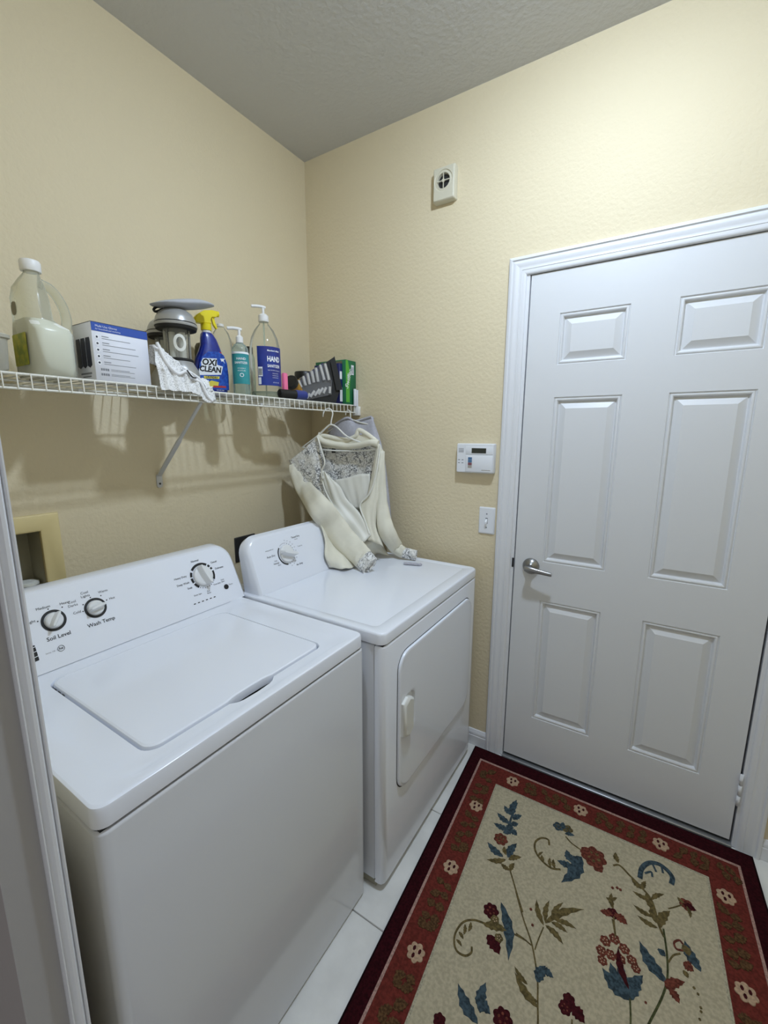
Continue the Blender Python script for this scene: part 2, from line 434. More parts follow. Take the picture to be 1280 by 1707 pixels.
struct(boxes('wall_left', [(-0.12, 0, YN0, BY0, 0, H), (-0.12, 0, BY1, 0.12, 0, H), (-0.12, 0, BY0, BY1, 0, BZ0), (-0.12, 0, BY0, BY1, BZ1, H), (-0.12, -0.10, BY0, BY1, BZ0, BZ1)], M['wall']))
DX0, DX1, DZ1 = 1.100, 1.963, 2.068
struct(boxes('wall_back', [(0, DX0, 0, 0.12, 0, H), (DX1, XR, 0, 0.12, 0, H), (DX0, DX1, 0, 0.12, DZ1, H)], M['wall']))
struct(box('wall_right', XR, XR + 0.12, YN0, 0.12, 0, H, M['wall']))
wn = struct(boxes('wall_near', [(0, XJ, YN0 + 0.006, YN1, 0, H), (1.86, XR, YN0 + 0.006, YN1, 0, H), (XJ, 1.86, YN0 + 0.006, YN1, 2.08, H)], M['wall']))
boxes('hall_face', [(0, XJ, YN0, YN0 + 0.006, 0, H), (1.86, XR, YN0, YN0 + 0.006, 0, H), (XJ, 1.86, YN0, YN0 + 0.006, 2.08, H)], M['hall'], wn)
# opening that the photograph is taken through: painted reveal with a moulded stop
t2 = thing('trim_2', 'grey reveal with white moulded stop at the room entrance', 'trim', (XJ, -1.62, 0)); del t2['category']; struct(t2)
box('reveal', XJ, XJ + 0.004, YN0, YN1, 0, 2.08, M['jamb'], t2)
box('reveal', 1.856, 1.86, YN0, YN1, 0, 2.08, M['jamb'], t2)
SP = [(-1.6130 + (y + 1.6165) * 0.72, d) for y, d in ((-1.6165, 0), (-1.6165, .005), (-1.6145, .0105), (-1.6125, .0105), (-1.6105, .0065), (-1.607, .0075), (-1.602, .0105), (-1.597, .0105), (-1.5935, .007), (-1.592, .0045), (-1.5905, .0075), (-1.5885, .0085), (-1.586, .0085), (-1.586, 0))]
for xs, sg in ((XJ + 0.004, 1), (1.856, -1)):
    V, F = loft([[(xs + sg * d, y, z) for y, d in SP] for z in (0, 2.08)]); mesh_obj('stop_moulding', V, F, M['trim'], t2)

# baseboards
BP = [(0, 0), (0.011, 0), (0.012, 0.004), (0.012, 0.048), (0.0095, 0.051), (0.0095, 0.053), (0.011, 0.056), (0.0105, 0.064), (0.007, 0.072), (0.005, 0.077), (0, 0.079)]
V, F = loft([[(x, -d, z) for d, z in BP] for x in (0.0, 1.0395)]); bb = struct(mesh_obj('baseboard_back', V, F, M['trim']))
V, F = loft([[(x, -d, z) for d, z in BP] for x in (2.0235, XR)]); mesh_obj('board', V, F, M['trim'], bb)
V, F = loft([[(d, y, z) for d, z in BP] for y in (YN1, -0.013)]); struct(mesh_obj('baseboard_left', V, F, M['trim']))

# door casing and jamb
CP = [(0, 0), (0, .0150), (.003, .0172), (.0105, .0178), (.0125, .0150), (.0150, .0132), (.020, .0155), (.027, .0150), (.035, .0120), (.042, .0118), (.0475, .0135), (.049, .0118), (.057, .0122), (.063, .0105), (.066, .0070), (.0665, 0)]
t1 = thing('trim_1', 'white moulded casing around the panelled door', 'trim', (1.53, 0, 0)); del t1['category']; struct(t1)
CX0, CX1, CZ = 1.037, 2.026, 2.119
V, F = loft([[(CX0 + w, -d, 0) for w, d in CP], [(CX0 + w, -d, CZ - w) for w, d in CP]]); mesh_obj('casing', V, F, M['trim'], t1, auto=40)
V, F = loft([[(CX1 - w, -d, 0) for w, d in CP], [(CX1 - w, -d, CZ - w) for w, d in CP]]); mesh_obj('casing', V, F, M['trim'], t1, auto=40)
V, F = loft([[(CX0 + w, -d, CZ - w) for w, d in CP], [(CX1 - w, -d, CZ - w) for w, d in CP]]); mesh_obj('casing_head', V, F, M['trim'], t1, auto=40)
box('jamb', DX0, 1.1150, -0.002, 0.12, 0, DZ1, M['trim'], t1); box('jamb', 1.9490, DX1, -0.002, 0.12, 0, DZ1, M['trim'], t1)
box('jamb_head', 1.1150, 1.9490, -0.002, 0.12, 2.0545, DZ1, M['trim'], t1)
box('stop', 1.1150, 1.1300, 0.046, 0.075, 0, 2.0545, M['dark'], t1); box('stop', 1.9340, 1.9490, 0.046, 0.075, 0, 2.0545, M['dark'], t1)
box('stop', 1.1300, 1.9340, 0.046, 0.075, 2.04, 2.0545, M['dark'], t1)
box('strike_plate', 1.1080, 1.1155, -0.0035, 0.002, 0.905, 0.945, M['dark'], t1)
th = struct(box('trim_3', 1.1150, 1.9490, -0.0165, 0.12, 0, 0.010, M['alu'], None, 0.003))
box('sweep', 1.122, 1.940, 0.012, 0.042, 0.010, 0.021, M['rubber'], th)

# door with six raised panels
d1 = thing('door_1', 'white six panel door with steel lever handle', 'door', (1.53, 0.02, 0)); del d1['category']; struct(d1)
XS = [1.1197, 1.231, 1.460, 1.600, 1.830, 1.9417]; ZS_ = [0.021, 0.237, 0.780, 0.946, 1.600, 1.7185, 1.902, 2.050]
PANX, PANZ = (1, 3), (1, 3, 5)
V, F = [], []
for z in ZS_:
    for x in XS: V.append((x, 0.0, z))
for i in range(len(ZS_) - 1):
    for j in range(len(XS) - 1):
        if i in PANZ and j in PANX: continue
        a = i * 6 + j; F.append((a, a + 1, a + 7, a + 6))
k = len(V); x0, x1, z0, z1 = XS[0], XS[-1], ZS_[0], ZS_[-1]
V += [(x0, 0, z0), (x1, 0, z0), (x1, 0, z1), (x0, 0, z1), (x0, .042, z0), (x1, .042, z0), (x1, .042, z1), (x0, .042, z1)]
F += [(k + 4, k + 7, k + 6, k + 5), (k, k + 1, k + 5, k + 4), (k + 1, k + 2, k + 6, k + 5), (k + 2, k + 3, k + 7, k + 6), (k + 3, k, k + 4, k + 7)]
mesh_obj('slab', V, F, M['door'], d1)
PP = [(0, 0), (.0015, .0035), (.0045, .0040), (.0060, .0015), (.0095, .0005), (.0130, .0020), (.0150, .0085), (.0175, .0115), (.0195, .0115), (.0205, .0110), (.0420, .0012), (.0430, .0005)]
for i in PANZ:
    for j in PANX:
        loops = [[(XS[j] + s, y, ZS_[i] + s), (XS[j + 1] - s, y, ZS_[i] + s), (XS[j + 1] - s, y, ZS_[i + 1] - s), (XS[j] + s, y, ZS_[i + 1] - s)] for s, y in PP]
        V, F = loft(loops, cap0=False); mesh_obj('panel', V, F, M['door'], d1, auto=28)
hd = lathe('handle', [(0.034, 0), (0.034, 0.004), (0.031, 0.010), (0.024, 0.017), (0.015, 0.021), (0.0125, 0.024), (0.0125, 0.046)], (1.187, 0, 0.921), M['steel'], d1, axis=(0, -1, 0)); hd['label'] = 'brushed steel lever handle'
LV = []
for s, hz, hy in ((-0.014, .010, .007), (0.0, .0125, .0095), (0.018, .0115, .0085), (0.05, .009, .006), (0.085, .0075, .005), (0.092, .006, .004)):
    LV.append([(1.187 + s, -0.050 + b * hy, 0.921 - 0.10 * max(s, 0) + a * hz) for a, b in ((1, .4), (.6, 1), (-.6, 1), (-1, .4), (-1, -.4), (-.6, -1), (.6, -1), (1, -.4))])
V, F = loft(LV); mesh_obj('lever', V, F, M['steel'], hd, auto=50)
for hz in (0.235, 1.03, 1.84):
    hg = box('hinge', 1.9425, 1.9480, -0.003, 0.001, hz - 0.055, hz + 0.055, M['trim'], d1)
    for q in range(3):
        lathe('knuckle', [(.0055, 0), (.0055, .038)], (1.9455, -0.0075, hz - 0.062 + q * 0.042), M['trim'], hg, n=10)

# ceiling lamp above the frame
lp = thing('ceiling_lamp', 'round flush ceiling lamp with a frosted dome above the rug', 'lamp', (LAMP_LOC[0], LAMP_LOC[1], H))
lathe('base', [(0.085, 0), (0.085, -0.018), (0.056, -0.024)], (LAMP_LOC[0], LAMP_LOC[1], H), M['trim'], lp, n=40)
lathe('diffuser', [(0.054, -0.0245), (0.054, -0.030), (0.050, -0.038), (0.040, -0.045), (0.024, -0.049), (0.004, -0.050)], (LAMP_LOC[0], LAMP_LOC[1], H), lampm, lp, n=40)

# ------------------------------------------------------------------ laundry machines
def console_frame(o, top):
    v = Vector((top[0] - o[0], 0, top[1] - o[1])).normalized(); u = Vector((0, 1, 0)); n = u.cross(v)
    def P(y, s, lift=0.0): return Vector((o[0], y, o[1])) + v * s + n * lift
    return P, u, v, n

def console(name, o, top, y0, y1, xb, rad, material, parent, slope_back=0.0):
    P, u, v, n = console_frame(o, top); hgt = math.hypot(top[0] - o[0], top[1] - o[1])
    def outline(ins, lift):
        pts = [(y0 + ins, 0.0)] + [(y1 - ins, 0.0)]
        for k in range(9):
            a = math.radians(90 * k / 8); pts.append((y1 - ins - rad + rad * math.cos(a), hgt - ins - rad * 1.05 + rad * 1.05 * math.sin(a)))
        for k in range(9):
            a = math.radians(90 + 90 * k / 8); pts.append((y0 + ins + rad + rad * math.cos(a), hgt - ins - rad * 1.05 + rad * 1.05 * math.sin(a)))
        return [P(y, s, lift) for y, s in pts]
    f0 = outline(0.010, 0.0); f1 = outline(0.004, -0.0035); f2 = outline(0.0, -0.011)
    back = []
    for q in f2:
        zz = max(o[1], min(q.z - 0.006, q.z)); h = (zz - o[1]) / (top[1] - o[1])
        back.append(Vector((xb + slope_back * (1 - h), q.y, zz)))
    mid = [(a + b) * 0.5 + Vector((0, 0, 0.006 if a.z > o[1] + 0.1 else 0)) for a, b in zip(f2, back)]
    # front face: flat plate with a shallow lower band
    V, F = loft([f0, f1, f2, mid, back]); return mesh_obj(name, V, F, material, parent, auto=32)

def ring_arc(name, P, y, s, r0, r1, a0, a1, material, parent, lift=0.0008, n=40):
    n = max(4, int(n * abs(a1 - a0) / 360)); V, F = [], []
    for k in range(n + 1):
        a = math.radians(a0 + (a1 - a0) * k / n)
        for r in (r0, r1): V.append(P(y + r * math.cos(a), s + r * math.sin(a), lift))
    for k in range(n): F.append((2 * k, 2 * k + 1, 2 * k + 3, 2 * k + 2))
    return mesh_obj(name, V, F, material, parent)

def knob(P, u, v, n, y, s, r, hgt, ang, parent):
    c = P(y, s, 0.0)
    kb = lathe('knob', [(r, 0.001), (r, 0.004), (r * 0.97, 0.007), (r * 0.90, 0.009), (r * 0.80, 0.010)], c, M['knob'], parent, n=36, axis=n)
    a = math.radians(ang); d = u * math.cos(a) + v * math.sin(a); e = -u * math.sin(a) + v * math.cos(a); loops = []
    for h, L, w in ((0.009, 1.0, 0.34), (0.016, 1.0, 0.26), (hgt - 0.002, 0.98, 0.17), (hgt, 0.93, 0.12)):
        loops.append([c + n * h + d * (r * L * q) + e * (r * w * t) for q, t in ((-1, -.5), (-.75, -1), (0, -1.15), (.75, -1), (1.02, -.45), (1.02, .45), (.75, 1), (0, 1.15), (-.75, 1), (-1, .5))])
    V, F = loft(loops); mesh_obj('grip', V, F, M['knob'], kb, auto=40)
    return kb

# --- washer
W = thing('washing_machine', 'white top load washing machine with three knobs nearest the entrance', 'washing machine', (0.6, -1.19, 0))
WX, WY0, WY1, WZ = 0.924, -1.5446, -0.8353, 0.897
loops = [[(x, y, z) for x, y in rr(0.262 + i, WX + 0.0012 - i, WY0 - 0.0005 + i, WY1 + 0.0005 - i, 0.020, 6)] for i, z in ((0.03, 0.006), (0.0, 0.010), (0.0, 0.847), (0.0012, 0.8510), (0.0040, 0.8530))]
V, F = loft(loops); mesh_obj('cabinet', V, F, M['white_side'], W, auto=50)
box('seam', 0.27, WX - 0.007, WY0 + 0.007, WY1 - 0.007, 0.8531, 0.8573, M['rubber'], W)  # black filler painting the shade inside the gap below the deck
# embossed ribs pressed into the near side of the cabinet
for zz0, zz1, xx in ((0.20, 0.80, 0.80), (0.20, 0.80, 0.77)):
    prism('pressed_rib', rr(xx - 0.006, xx + 0.006, zz0, zz1, 0.0055, 3), (0, WY0 + 0.0035, 0), (1, 0, 0), (0, 0, 1), (0, -1, 0), 0.003, M['white_side'], W)
# top deck with the well for the lid and the finger notch
LX0, LX1, LY0, LY1 = 0.452, 0.868, -1.432, -0.952
NY = [-1.258, -1.245, -1.232, -1.195, -1.158, -1.145, -1.132]; NX = [0, 0.010, 0.014, 0.016, 0.014, 0.010, 0]
def deck_loop(x0, x1, y0, y1, r, z, notch=0.0, n=6):
    P = rr(x0, x1, y0, y1, r, n)      # starts on +x side, top right corner; the +x edge closes the loop
    return [(x, y, z) for x, y in P] + [(x1 + (notch * a), y, z) for y, a in zip(NY, NX)]
dl = [deck_loop(0.252, WX - .003, WY0 + .002, WY1 - .002, 0.022, 0.8576), deck_loop(0.25, WX - .0005, WY0, WY1, 0.022, 0.8592), deck_loop(0.25, WX - .0005, WY0, WY1, 0.022, 0.8900), deck_loop(0.2515, WX - 0.0020, WY0 + 0.0015, WY1 - 0.0015, 0.022, 0.8948), deck_loop(0.255, WX - 0.0055, WY0 + 0.005, WY1 - 0.005, 0.022, WZ), deck_loop(0.256, WX - 0.0065, WY0 + 0.006, WY1 - 0.006, 0.022, WZ),
      deck_loop(0.28, WX - 0.022, WY0 + 0.050, WY1 - 0.050, 0.04, WZ), deck_loop(0.283, WX - 0.025, WY0 + 0.054, WY1 - 0.054, 0.04, WZ - 0.0022),
      deck_loop(LX0 - 0.002, LX1 + 0.002, LY0 - 0.002, LY1 + 0.002, 0.030, WZ - 0.0022, 1.0), deck_loop(LX0, LX1, LY0, LY1, 0.028, WZ - 0.005, 1.0), deck_loop(LX0, LX1, LY0, LY1, 0.028, 0.868, 1.0)]
V, F = loft(dl); mesh_obj('top_deck', V, F, M['white'], W, auto=40)
V, F = loft([deck_loop(LX0 + .0003, LX1 - .0003, LY0 + .0003, LY1 - .0003, 0.028, z, 1.0) for z in (0.8682, 0.8700)]); mesh_obj('well_shade', V, F, M['rubber'], W)  # black sheet standing in for shade under the lid and notch, no real gasket
def lid_loop(i, z, k): 
    x0, x1, y0, y1, r = LX0 + 0.0035 + i, LX1 - 0.0035 - i, LY0 + 0.0035 + i, LY1 - 0.0035 - i, 0.026
    return [(x, y, z) for x, y in rr(x0, x1, y0, y1, r, 6)] + [(x1 - k * a * 0.35, y, z) for y, a in zip(NY, NX)]
V, F = loft([lid_loop(0.004, 0.874, 1), lid_loop(0, 0.878, 1), lid_loop(0, 0.8925, 1), lid_loop(0.0012, 0.8965, 1), lid_loop(0.005, 0.8982, 1)])
mesh_obj('lid', V, F, M['white'], W, auto=40)
for q in range(3): box('vent_slot', LX0 + 0.03 + q * 0.02, LX0 + 0.04 + q * 0.02, LY0 + 0.0008, LY0 + 0.0032, 0.880, 0.890, M['dark'], W)
WP, Wu, Wv, Wn = console_frame((0.405, 0.8965), (0.318, 1.080))
cn = console('console', (0.405, 0.8965), (0.318, 1.080), -1.53, -0.820, 0.256, 0.055, M['white'], W)
for y, s, r, hgt, ang in ((-1.370, 0.115, 0.0195, 0.026, 55), (-1.275, 0.1145, 0.0195, 0.026, 10)):
    knob(WP, Wu, Wv, Wn, y, s, r, hgt, ang, W); ring_arc('dial_ring', WP, y, s, 0.0205, 0.0268, 0, 360, M['black'], W)
kb = knob(WP, Wu, Wv, Wn, -0.952, 0.112, 0.034, 0.030, 105, W)
for a0, a1 in ((52, 140), (150, 172), (178, 200), (206, 232), (18, 28), (34, 46), (-32, 10)): ring_arc('dial_ring', WP, -0.952, 0.112, 0.0362, 0.0440, a0, a1, M['black'], W)
for a0 in range(236, 326, 12): ring_arc('dial_tick', WP, -0.952, 0.112, 0.0385, 0.0425, a0, a0 + 4, M['greyink'], W)
bt = lathe('start_button', [(0.0085, 0.0005), (0.0085, 0.002), (0.007, 0.003)], WP(-0.884, 0.052), M['black'], W, n=24, axis=Wn)
for k in range(6):
    y = -1.010 + k * 0.0145; prism('status_light', rr(-.0035, .0035, -.0014, .0014, .0012, 2), WP(y, 0.033, 0.0002), Wu, Wv, Wn, 0.0006, M['black'], W)
def wt(s, size, y, z, m='ink', bold=0.0, al='CENTER'): text(s, size, WP(y, z), Wu, Wv, M[m], W, al, bold=bold)
wt('Soil Level', .0135, -1.370, .0735, bold=.0002); wt('Wash Temp', .0135, -1.272, .0735, bold=.0002)
for s, y, z in (('Light', -1.414, .127), ('Medium', -1.383, .1525), ('Heavy', -1.337, .150), ('Cold', -1.318, .117), ('Cool\nDarks', -1.322, .142), ('Cool\nLights', -1.289, .157), ('Warm', -1.246, .152), ('Hot', -1.230, .127)): wt(s, .0092, y, z)
for y, z in ((-1.401, .124), (-1.374, .146), (-1.345, .141), (-1.305, .115), (-1.300, .132), (-1.279, .145), (-1.254, .142), (-1.244, .126)): lathe('mark', [(.0016, .0002), (.0016, .0008)], WP(y, z), M['black'], W, n=8, axis=Wn)
for s, y, z, m_ in (('Normal', -.962, .166, 'ink'), ('Casual', -.898, .146, 'ink'), ('Delicates', -.885, .122, 'ink'), ('Heavy Duty', -1.027, .126, 'ink'), ('Deep Wash', -1.025, .104, 'ink'), ('Soak', -1.008, .086, 'ink'), ('Drain Spin', -.990, .058, 'greyink'), ('Fast\nRinse', -.951, .055, 'greyink'), ('Rinse Spin', -.913, .072, 'greyink'), ('Push\nStart', -.889, .076, 'greyink'), ('Pause', -.864, .056, 'greyink')): wt(s, .0088 if m_ == 'ink' else .0066, y, z, m_, .0001)
prism('brand_block', rr(-.0095, .0095, -.019, .019, .002, 2), WP(-1.4300, .053, .0002), Wu, Wv, Wn, .0006, M['black'], W)
for dz in (-.011, .001, .012): prism('brand_stroke', [(-.0095, -.0010), (.0095, .0020), (.0095, .0034), (-.0095, .0006)], WP(-1.4300, .053 + dz, .0009), Wu, Wv, Wn, .0003, M['white'], W)
ring_arc('emblem', WP, -1.3735, .0435, .0065, .0076, 0, 360, M['ink'], W); wt('he', .009, -1.3735, .0438, 'ink', .0002); wt('Series 100  |', .0048, -1.394, .0425, 'greyink')

# --- dryer
D = thing('clothes_dryer', 'white front load clothes dryer with one knob in the corner', 'dryer', (0.63, -0.44, 0))
DXF, DY0, DY1, DZ = 0.977, -0.8161, -0.0595, 0.8945
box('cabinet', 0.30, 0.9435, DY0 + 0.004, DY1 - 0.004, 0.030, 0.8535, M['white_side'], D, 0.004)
box('base', 0.32, 0.945, DY0 + 0.010, DY1 - 0.010, 0.003, 0.030, M['recess'], D)
loops = [[(x, y, z) for x, y in rr(0.285 + i, DXF - i, DY0 + i, DY1 - i, 0.024, 6)] for i, z in ((0.002, 0.8575), (0, 0.8595), (0, 0.8875), (0.0018, 0.8925), (0.005, DZ), (0.006, DZ))]
loops += [[(x, y, z) for x, y in rr(0.31, DXF - 0.045 - i, DY0 + 0.035 + i, DY1 - 0.035 - i, 0.02, 6)] for i, z in ((0, DZ), (0.002, DZ - 0.0015))]
V, F = loft(loops); mesh_obj('top_deck', V, F, M['white'], D, auto=40)
box('seam', 0.32, DXF - 0.007, DY0 + 0.008, DY1 - 0.008, 0.8532, 0.8573, M['rubber'], D)  # added dark strip: shade of the open gap put into the colour
box('panel_gap_shade', 0.9437, 0.9453, DY0 + 0.0055, DY1 - 0.0055, 0.032, 0.853, M['rubber'], D)  # dark strip in place of the shade between cabinet and front panel
# front panel with rounded near and far edges
def fp(z, i=0.0): return [(0.9455, DY1 - 0.002 - i, z), (0.958, DY1 - 0.002 - i, z), (0.968, DY1 - 0.005 - i, z), (DXF - 0.002 - i, DY1 - 0.013, z), (DXF - i, DY1 - 0.03, z), (DXF - i, DY0 + 0.034, z), (DXF - 0.002 - i, DY0 + 0.014, z), (0.968, DY0 + 0.005 + i, z), (0.958, DY0 + 0.002 + i, z), (0.9455, DY0 + 0.002 + i, z)]
V, F = loft([fp(0.024, 0.003), fp(0.027), fp(0.847), fp(0.8510, 0.0012), fp(0.8530, 0.004)]); mesh_obj('front_panel', V, F, M['white'], D, auto=40)
# door: outline proud of the panel with an inner plate and a pocket behind the pull
def dloop(i, x, r=0.058): return [(x, y, z) for y, z in rr(-0.733 + i, -0.130 - i, 0.308 + i, 0.793 - i, r, 7)]
def pk(i, x): return [(x, y, z) for y, z in rr(-0.712 + i, -0.632 - i, 0.500 + i, 0.640 - i, 0.030, 7)]
V, F = loft([dloop(0.0, DXF - 0.002), dloop(0, DXF + 0.004), dloop(0.0015, DXF + 0.0075), dloop(0.006, DXF + 0.009), dloop(0.0075, DXF + 0.0091), dloop(0.009, DXF + 0.0091, 0.05), pk(-0.007, DXF + 0.0091), pk(-0.004, DXF + 0.0091), pk(0, DXF + 0.008), pk(0.008, DXF - 0.008), pk(0.02, DXF - 0.012)], cap0=False)
dd = mesh_obj('door', V, F, M['white'], D, auto=40)
V, F = loft([dloop(-0.0035, DXF + 0.0004, 0.06), dloop(0.0005, DXF + 0.0004, 0.058)], cap0=False, cap1=False); mesh_obj('door_gap', V, F, M['dark'], D)
hl = []
for x, y0, y1, c in ((DXF - 0.010, -0.724, -0.668, 0.0), (DXF + 0.014, -0.724, -0.668, 0.0), (DXF + 0.021, -0.720, -0.666, 0.003), (DXF + 0.024, -0.714, -0.668, 0.008)):
    hl.append([(x, y0, .512 + c), (x, (y0 + y1) / 2, .500 + c), (x, y1, .512 + c), (x, y1, .628 - c), (x, (y0 + y1) / 2, .640 - c), (x, y0, .628 - c)])
V, F = loft(hl); pl = mesh_obj('pull', V, F, M['ivory'], dd, auto=40); pl['label'] = 'ivory pull handle'
for z0, z1 in ((0.659, 0.744), (0.384, 0.456)): box('hinge', DXF - 0.001, DXF + 0.0025, -0.129, -0.123, z0, z1, M['dark'], D)
box('screw', 0.945, 0.9475, DY0 + 0.0015, DY0 + 0.005, 0.036, 0.041, M['dark'], D)
DP, Du, Dv, Dn = console_frame((0.452, 0.8935), (0.380, 1.092))
console('console', (0.452, 0.8935), (0.380, 1.092), -0.797, -0.085, 0.340, 0.055, M['white'], D, 0.03)
knob(DP, Du, Dv, Dn, -0.625, 0.117, 0.035, 0.032, -20, D)
ring_arc('dial_ring', DP, -0.625, 0.117, 0.0385, 0.0435, 135, 262, M['black'], D)
ring_arc('dial_ring', DP, -0.625, 0.117, 0.0415, 0.0425, 78, 125, M['greyink'], D)
for a0 in list(range(-84, 76, 15)): ring_arc('dial_tick', DP, -0.625, 0.117, 0.0385, 0.0425, a0, a0 + 4, M['greyink'], D)
def dt(s, size, y, z, m='ink', bold=0.0): text(s, size, DP(y, z), Du, Dv, M[m], D, bold=bold)
for s, size, y, z, m_ in (('Timed Dry', .0105, -0.556, 0.171, 'ink'), ('minutes', .0055, -0.556, 0.162, 'greyink'), ('Auto Dry', .0105, -0.702, 0.124, 'ink'), ('energy preferred', .0058, -0.702, 0.148, 'greyink'), ('Less', .0075, -0.686, 0.103, 'greyink'), ('Normal', .0085, -0.686, 0.093, 'ink'), ('More', .0065, -0.674, 0.084, 'greyink'), ('Touch Up', .0065, -0.546, 0.131, 'greyink'), ('Air Only', .0100, -0.574, 0.063, 'ink')): dt(s, size, y, z, m_, .0001)
for k, s in enumerate(('70', '60', '50', '40', '30', '20', '10', 'Off', '30', '20', '10')):
    a = math.radians(82 - k * 16); dt(s, .0062, -.625 + .0515 * math.cos(a), .117 + .0515 * math.sin(a), 'greyink')

# ------------------------------------------------------------------ fittings on the walls
vb = thing('laundry_valve_box', 'cream framed recessed water valve box on the wall behind the washer', 'valve box', (0, -1.352, 0.985))
def fr(i, x): return [(x, y, z) for y, z in ((BY0 + i, BZ0 + i), (BY1 - i, BZ0 + i), (BY1 - i, BZ1 - i), (BY0 + i, BZ1 - i))]
V, F = loft([fr(-.050, 0.0005), fr(-.048, 0.008), fr(-.045, 0.010), fr(-.004, 0.010), fr(0.002, 0.006), fr(0.003, -0.012)], False, False); mesh_obj('frame', V, F, M['cream'], vb, auto=40)
V, F = loft([fr(0.0035, -0.004), fr(0.006, -0.092)], False, True); mesh_obj('tray', V, F, M['recess'], vb)
tube('hose', [(-0.05, -1.345, 1.06), (-0.03, -1.345, 1.03), (0.03, -1.345, 1.0), (0.06, -1.34, 0.95), (0.06, -1.34, 0.88)], 0.011, M['rubber'], vb, sub=4)
lathe('valve', [(.012, 0), (.012, .03), (.008, .035), (.008, .05)], (-0.05, -1.345, 1.055), M['steel'], vb, n=14)
lathe('drain_cap', [(.03, 0), (.03, .008), (.02, .010)], (-0.045, -1.29, BZ0 + .0065), M['milk'], vb, n=20)

ot = thing('dryer_outlet', 'dark wall outlet plate with plug behind the dryer console', 'outlet', (0, -0.482, 0.935))
V, F = loft([[(x, y, z) for y, z in rr(-.541 + i, -.423 - i, .877 + i, .993 - i, .004, 2)] for i, x in ((0, .0003), (0, .004), (.003, .0065))]); mesh_obj('plate', V, F, M['dark'], ot, auto=40)
lathe('socket', [(.034, .0066), (.034, .012), (.030, .013)], (0, -.480, .930), M['rubber'], ot, axis=(1, 0, 0))
lathe('plug', [(.028, .0131), (.028, .038), (.018, .046)], (0, -.480, .930), M['rubber'], ot, axis=(1, 0, 0))
tube('cord', [(.04, -.480, .925), (.055, -.48, .88), (.06, -.48, .70), (.05, -.48, .40)], .009, M['rubber'], ot, sub=4)

sr = thing('alarm_siren', 'small off-white alarm siren box with round grille high on the wall', 'siren', (0.758, 0, 2.384))
def sl(i, y): return [(x, -y, z) for x, z in rr(.711 + i, .806 - i, 2.384 + i, 2.508 - i, .005, 3)]
def gl(r, y): return [(.757 + r * math.cos(math.radians(a)), -y, 2.456 + r * math.sin(math.radians(a))) for a in [22.5 * k for k in range(16)]]
V, F = loft([sl(0, .0005), sl(0, .024), sl(.004, .031), sl(.006, .032)], True, False); mesh_obj('housing', V, F, M['siren'], sr, auto=40)
V, F = loft([sl(.006, .032), gl(.040, .032), gl(.037, .0285), gl(.029, .0305), gl(.028, .030), gl(.0265, .018)], False, True); gr = mesh_obj('faceplate', V, F, M['siren'], sr, auto=40)
lathe('speaker', [(.026, .0185), (.012, .021), (.003, .022)], (.757, 0, 2.456), M['dark'], sr, axis=(0, -1, 0))
boxes('grille_bars', [(.7555, .7585, -.0312, -.027, 2.429, 2.483), (.730, .784, -.0312, -.027, 2.4545, 2.4575)], M['siren'], sr)
lathe('grille_hub', [(.006, .027), (.006, .0318)], (.757, 0, 2.456), M['siren'], sr, axis=(0, -1, 0), n=16)

kp = thing('alarm_keypad', 'white wall keypad with small screen and coloured keys', 'keypad', (0.933, 0, 1.297))
def kl(i, y): return [(x, -y, z) for x, z in rr(.851 + i, 1.016 - i, 1.297 + i, 1.421 - i, .005, 3)]
V, F = loft([kl(0, .0005), kl(0, .022), kl(.003, .0285), kl(.005, .029)]); mesh_obj('housing', V, F, M['sw'], kp, auto=40)
box('cover', .893, 1.012, -.0315, -.0288, 1.302, 1.373, M['sw'], kp, .0015); box('screen_bezel', .893, 1.012, -.0305, -.0288, 1.375, 1.409, M['sw'], kp, .001)
box('screen', .920, .983, -.0312, -.0304, 1.381, 1.402, M['lcd'], kp)
for q, mm in enumerate(('kblue', 'kblue', 'kred', 'kgrey')): box('key', .906, .923, -.0325, -.0314, 1.353 - q * .0115, 1.3635 - q * .0115, M[mm], kp)
for q in range(4): box('indicator', .860 + (q % 2) * .016, .868 + (q % 2) * .016, -.0296, -.0288, 1.350 - (q // 2) * .013, 1.353 - (q // 2) * .013, M['greyink'], kp)
for q in range(6): box('speaker_slot', .861, .884, -.0294, -.0288, 1.383 + q * .0032, 1.3842 + q * .0032, M['greyink'], kp)
box('nameplate', .966, 1.005, -.0318, -.0314, 1.309, 1.312, M['kgrey'], kp)

ls = thing('light_switch', 'white toggle light switch plate beside the door casing', 'light switch', (0.99, 0, 1.034))
def wl(i, y): return [(x, -y, z) for x, z in rr(.9555 + i, 1.0255 - i, 1.034 + i, 1.151 - i, .003, 2)]
V, F = loft([wl(0, .0003), wl(0, .003), wl(.0035, .006), wl(.006, .0065)]); mesh_obj('plate', V, F, M['sw'], ls, auto=40)
box('slot', .9855, .9955, -.0068, -.0063, 1.080, 1.105, M['greyink'], ls)
V, F = loft([[(.9865, -.0066, 1.086), (.9945, -.0066, 1.086), (.9945, -.0066, 1.100), (.9865, -.0066, 1.100)], [(.9875, -.018, 1.080), (.9935, -.018, 1.080), (.9935, -.019, 1.088), (.9875, -.019, 1.088)]]); mesh_obj('toggle', V, F, M['paper'], ls)
for z in (1.122, 1.063): lathe('screw', [(.0032, .0064), (.0032, .0072)], (.9905, 0, z), M['greyink'], ls, axis=(0, -1, 0), n=12)

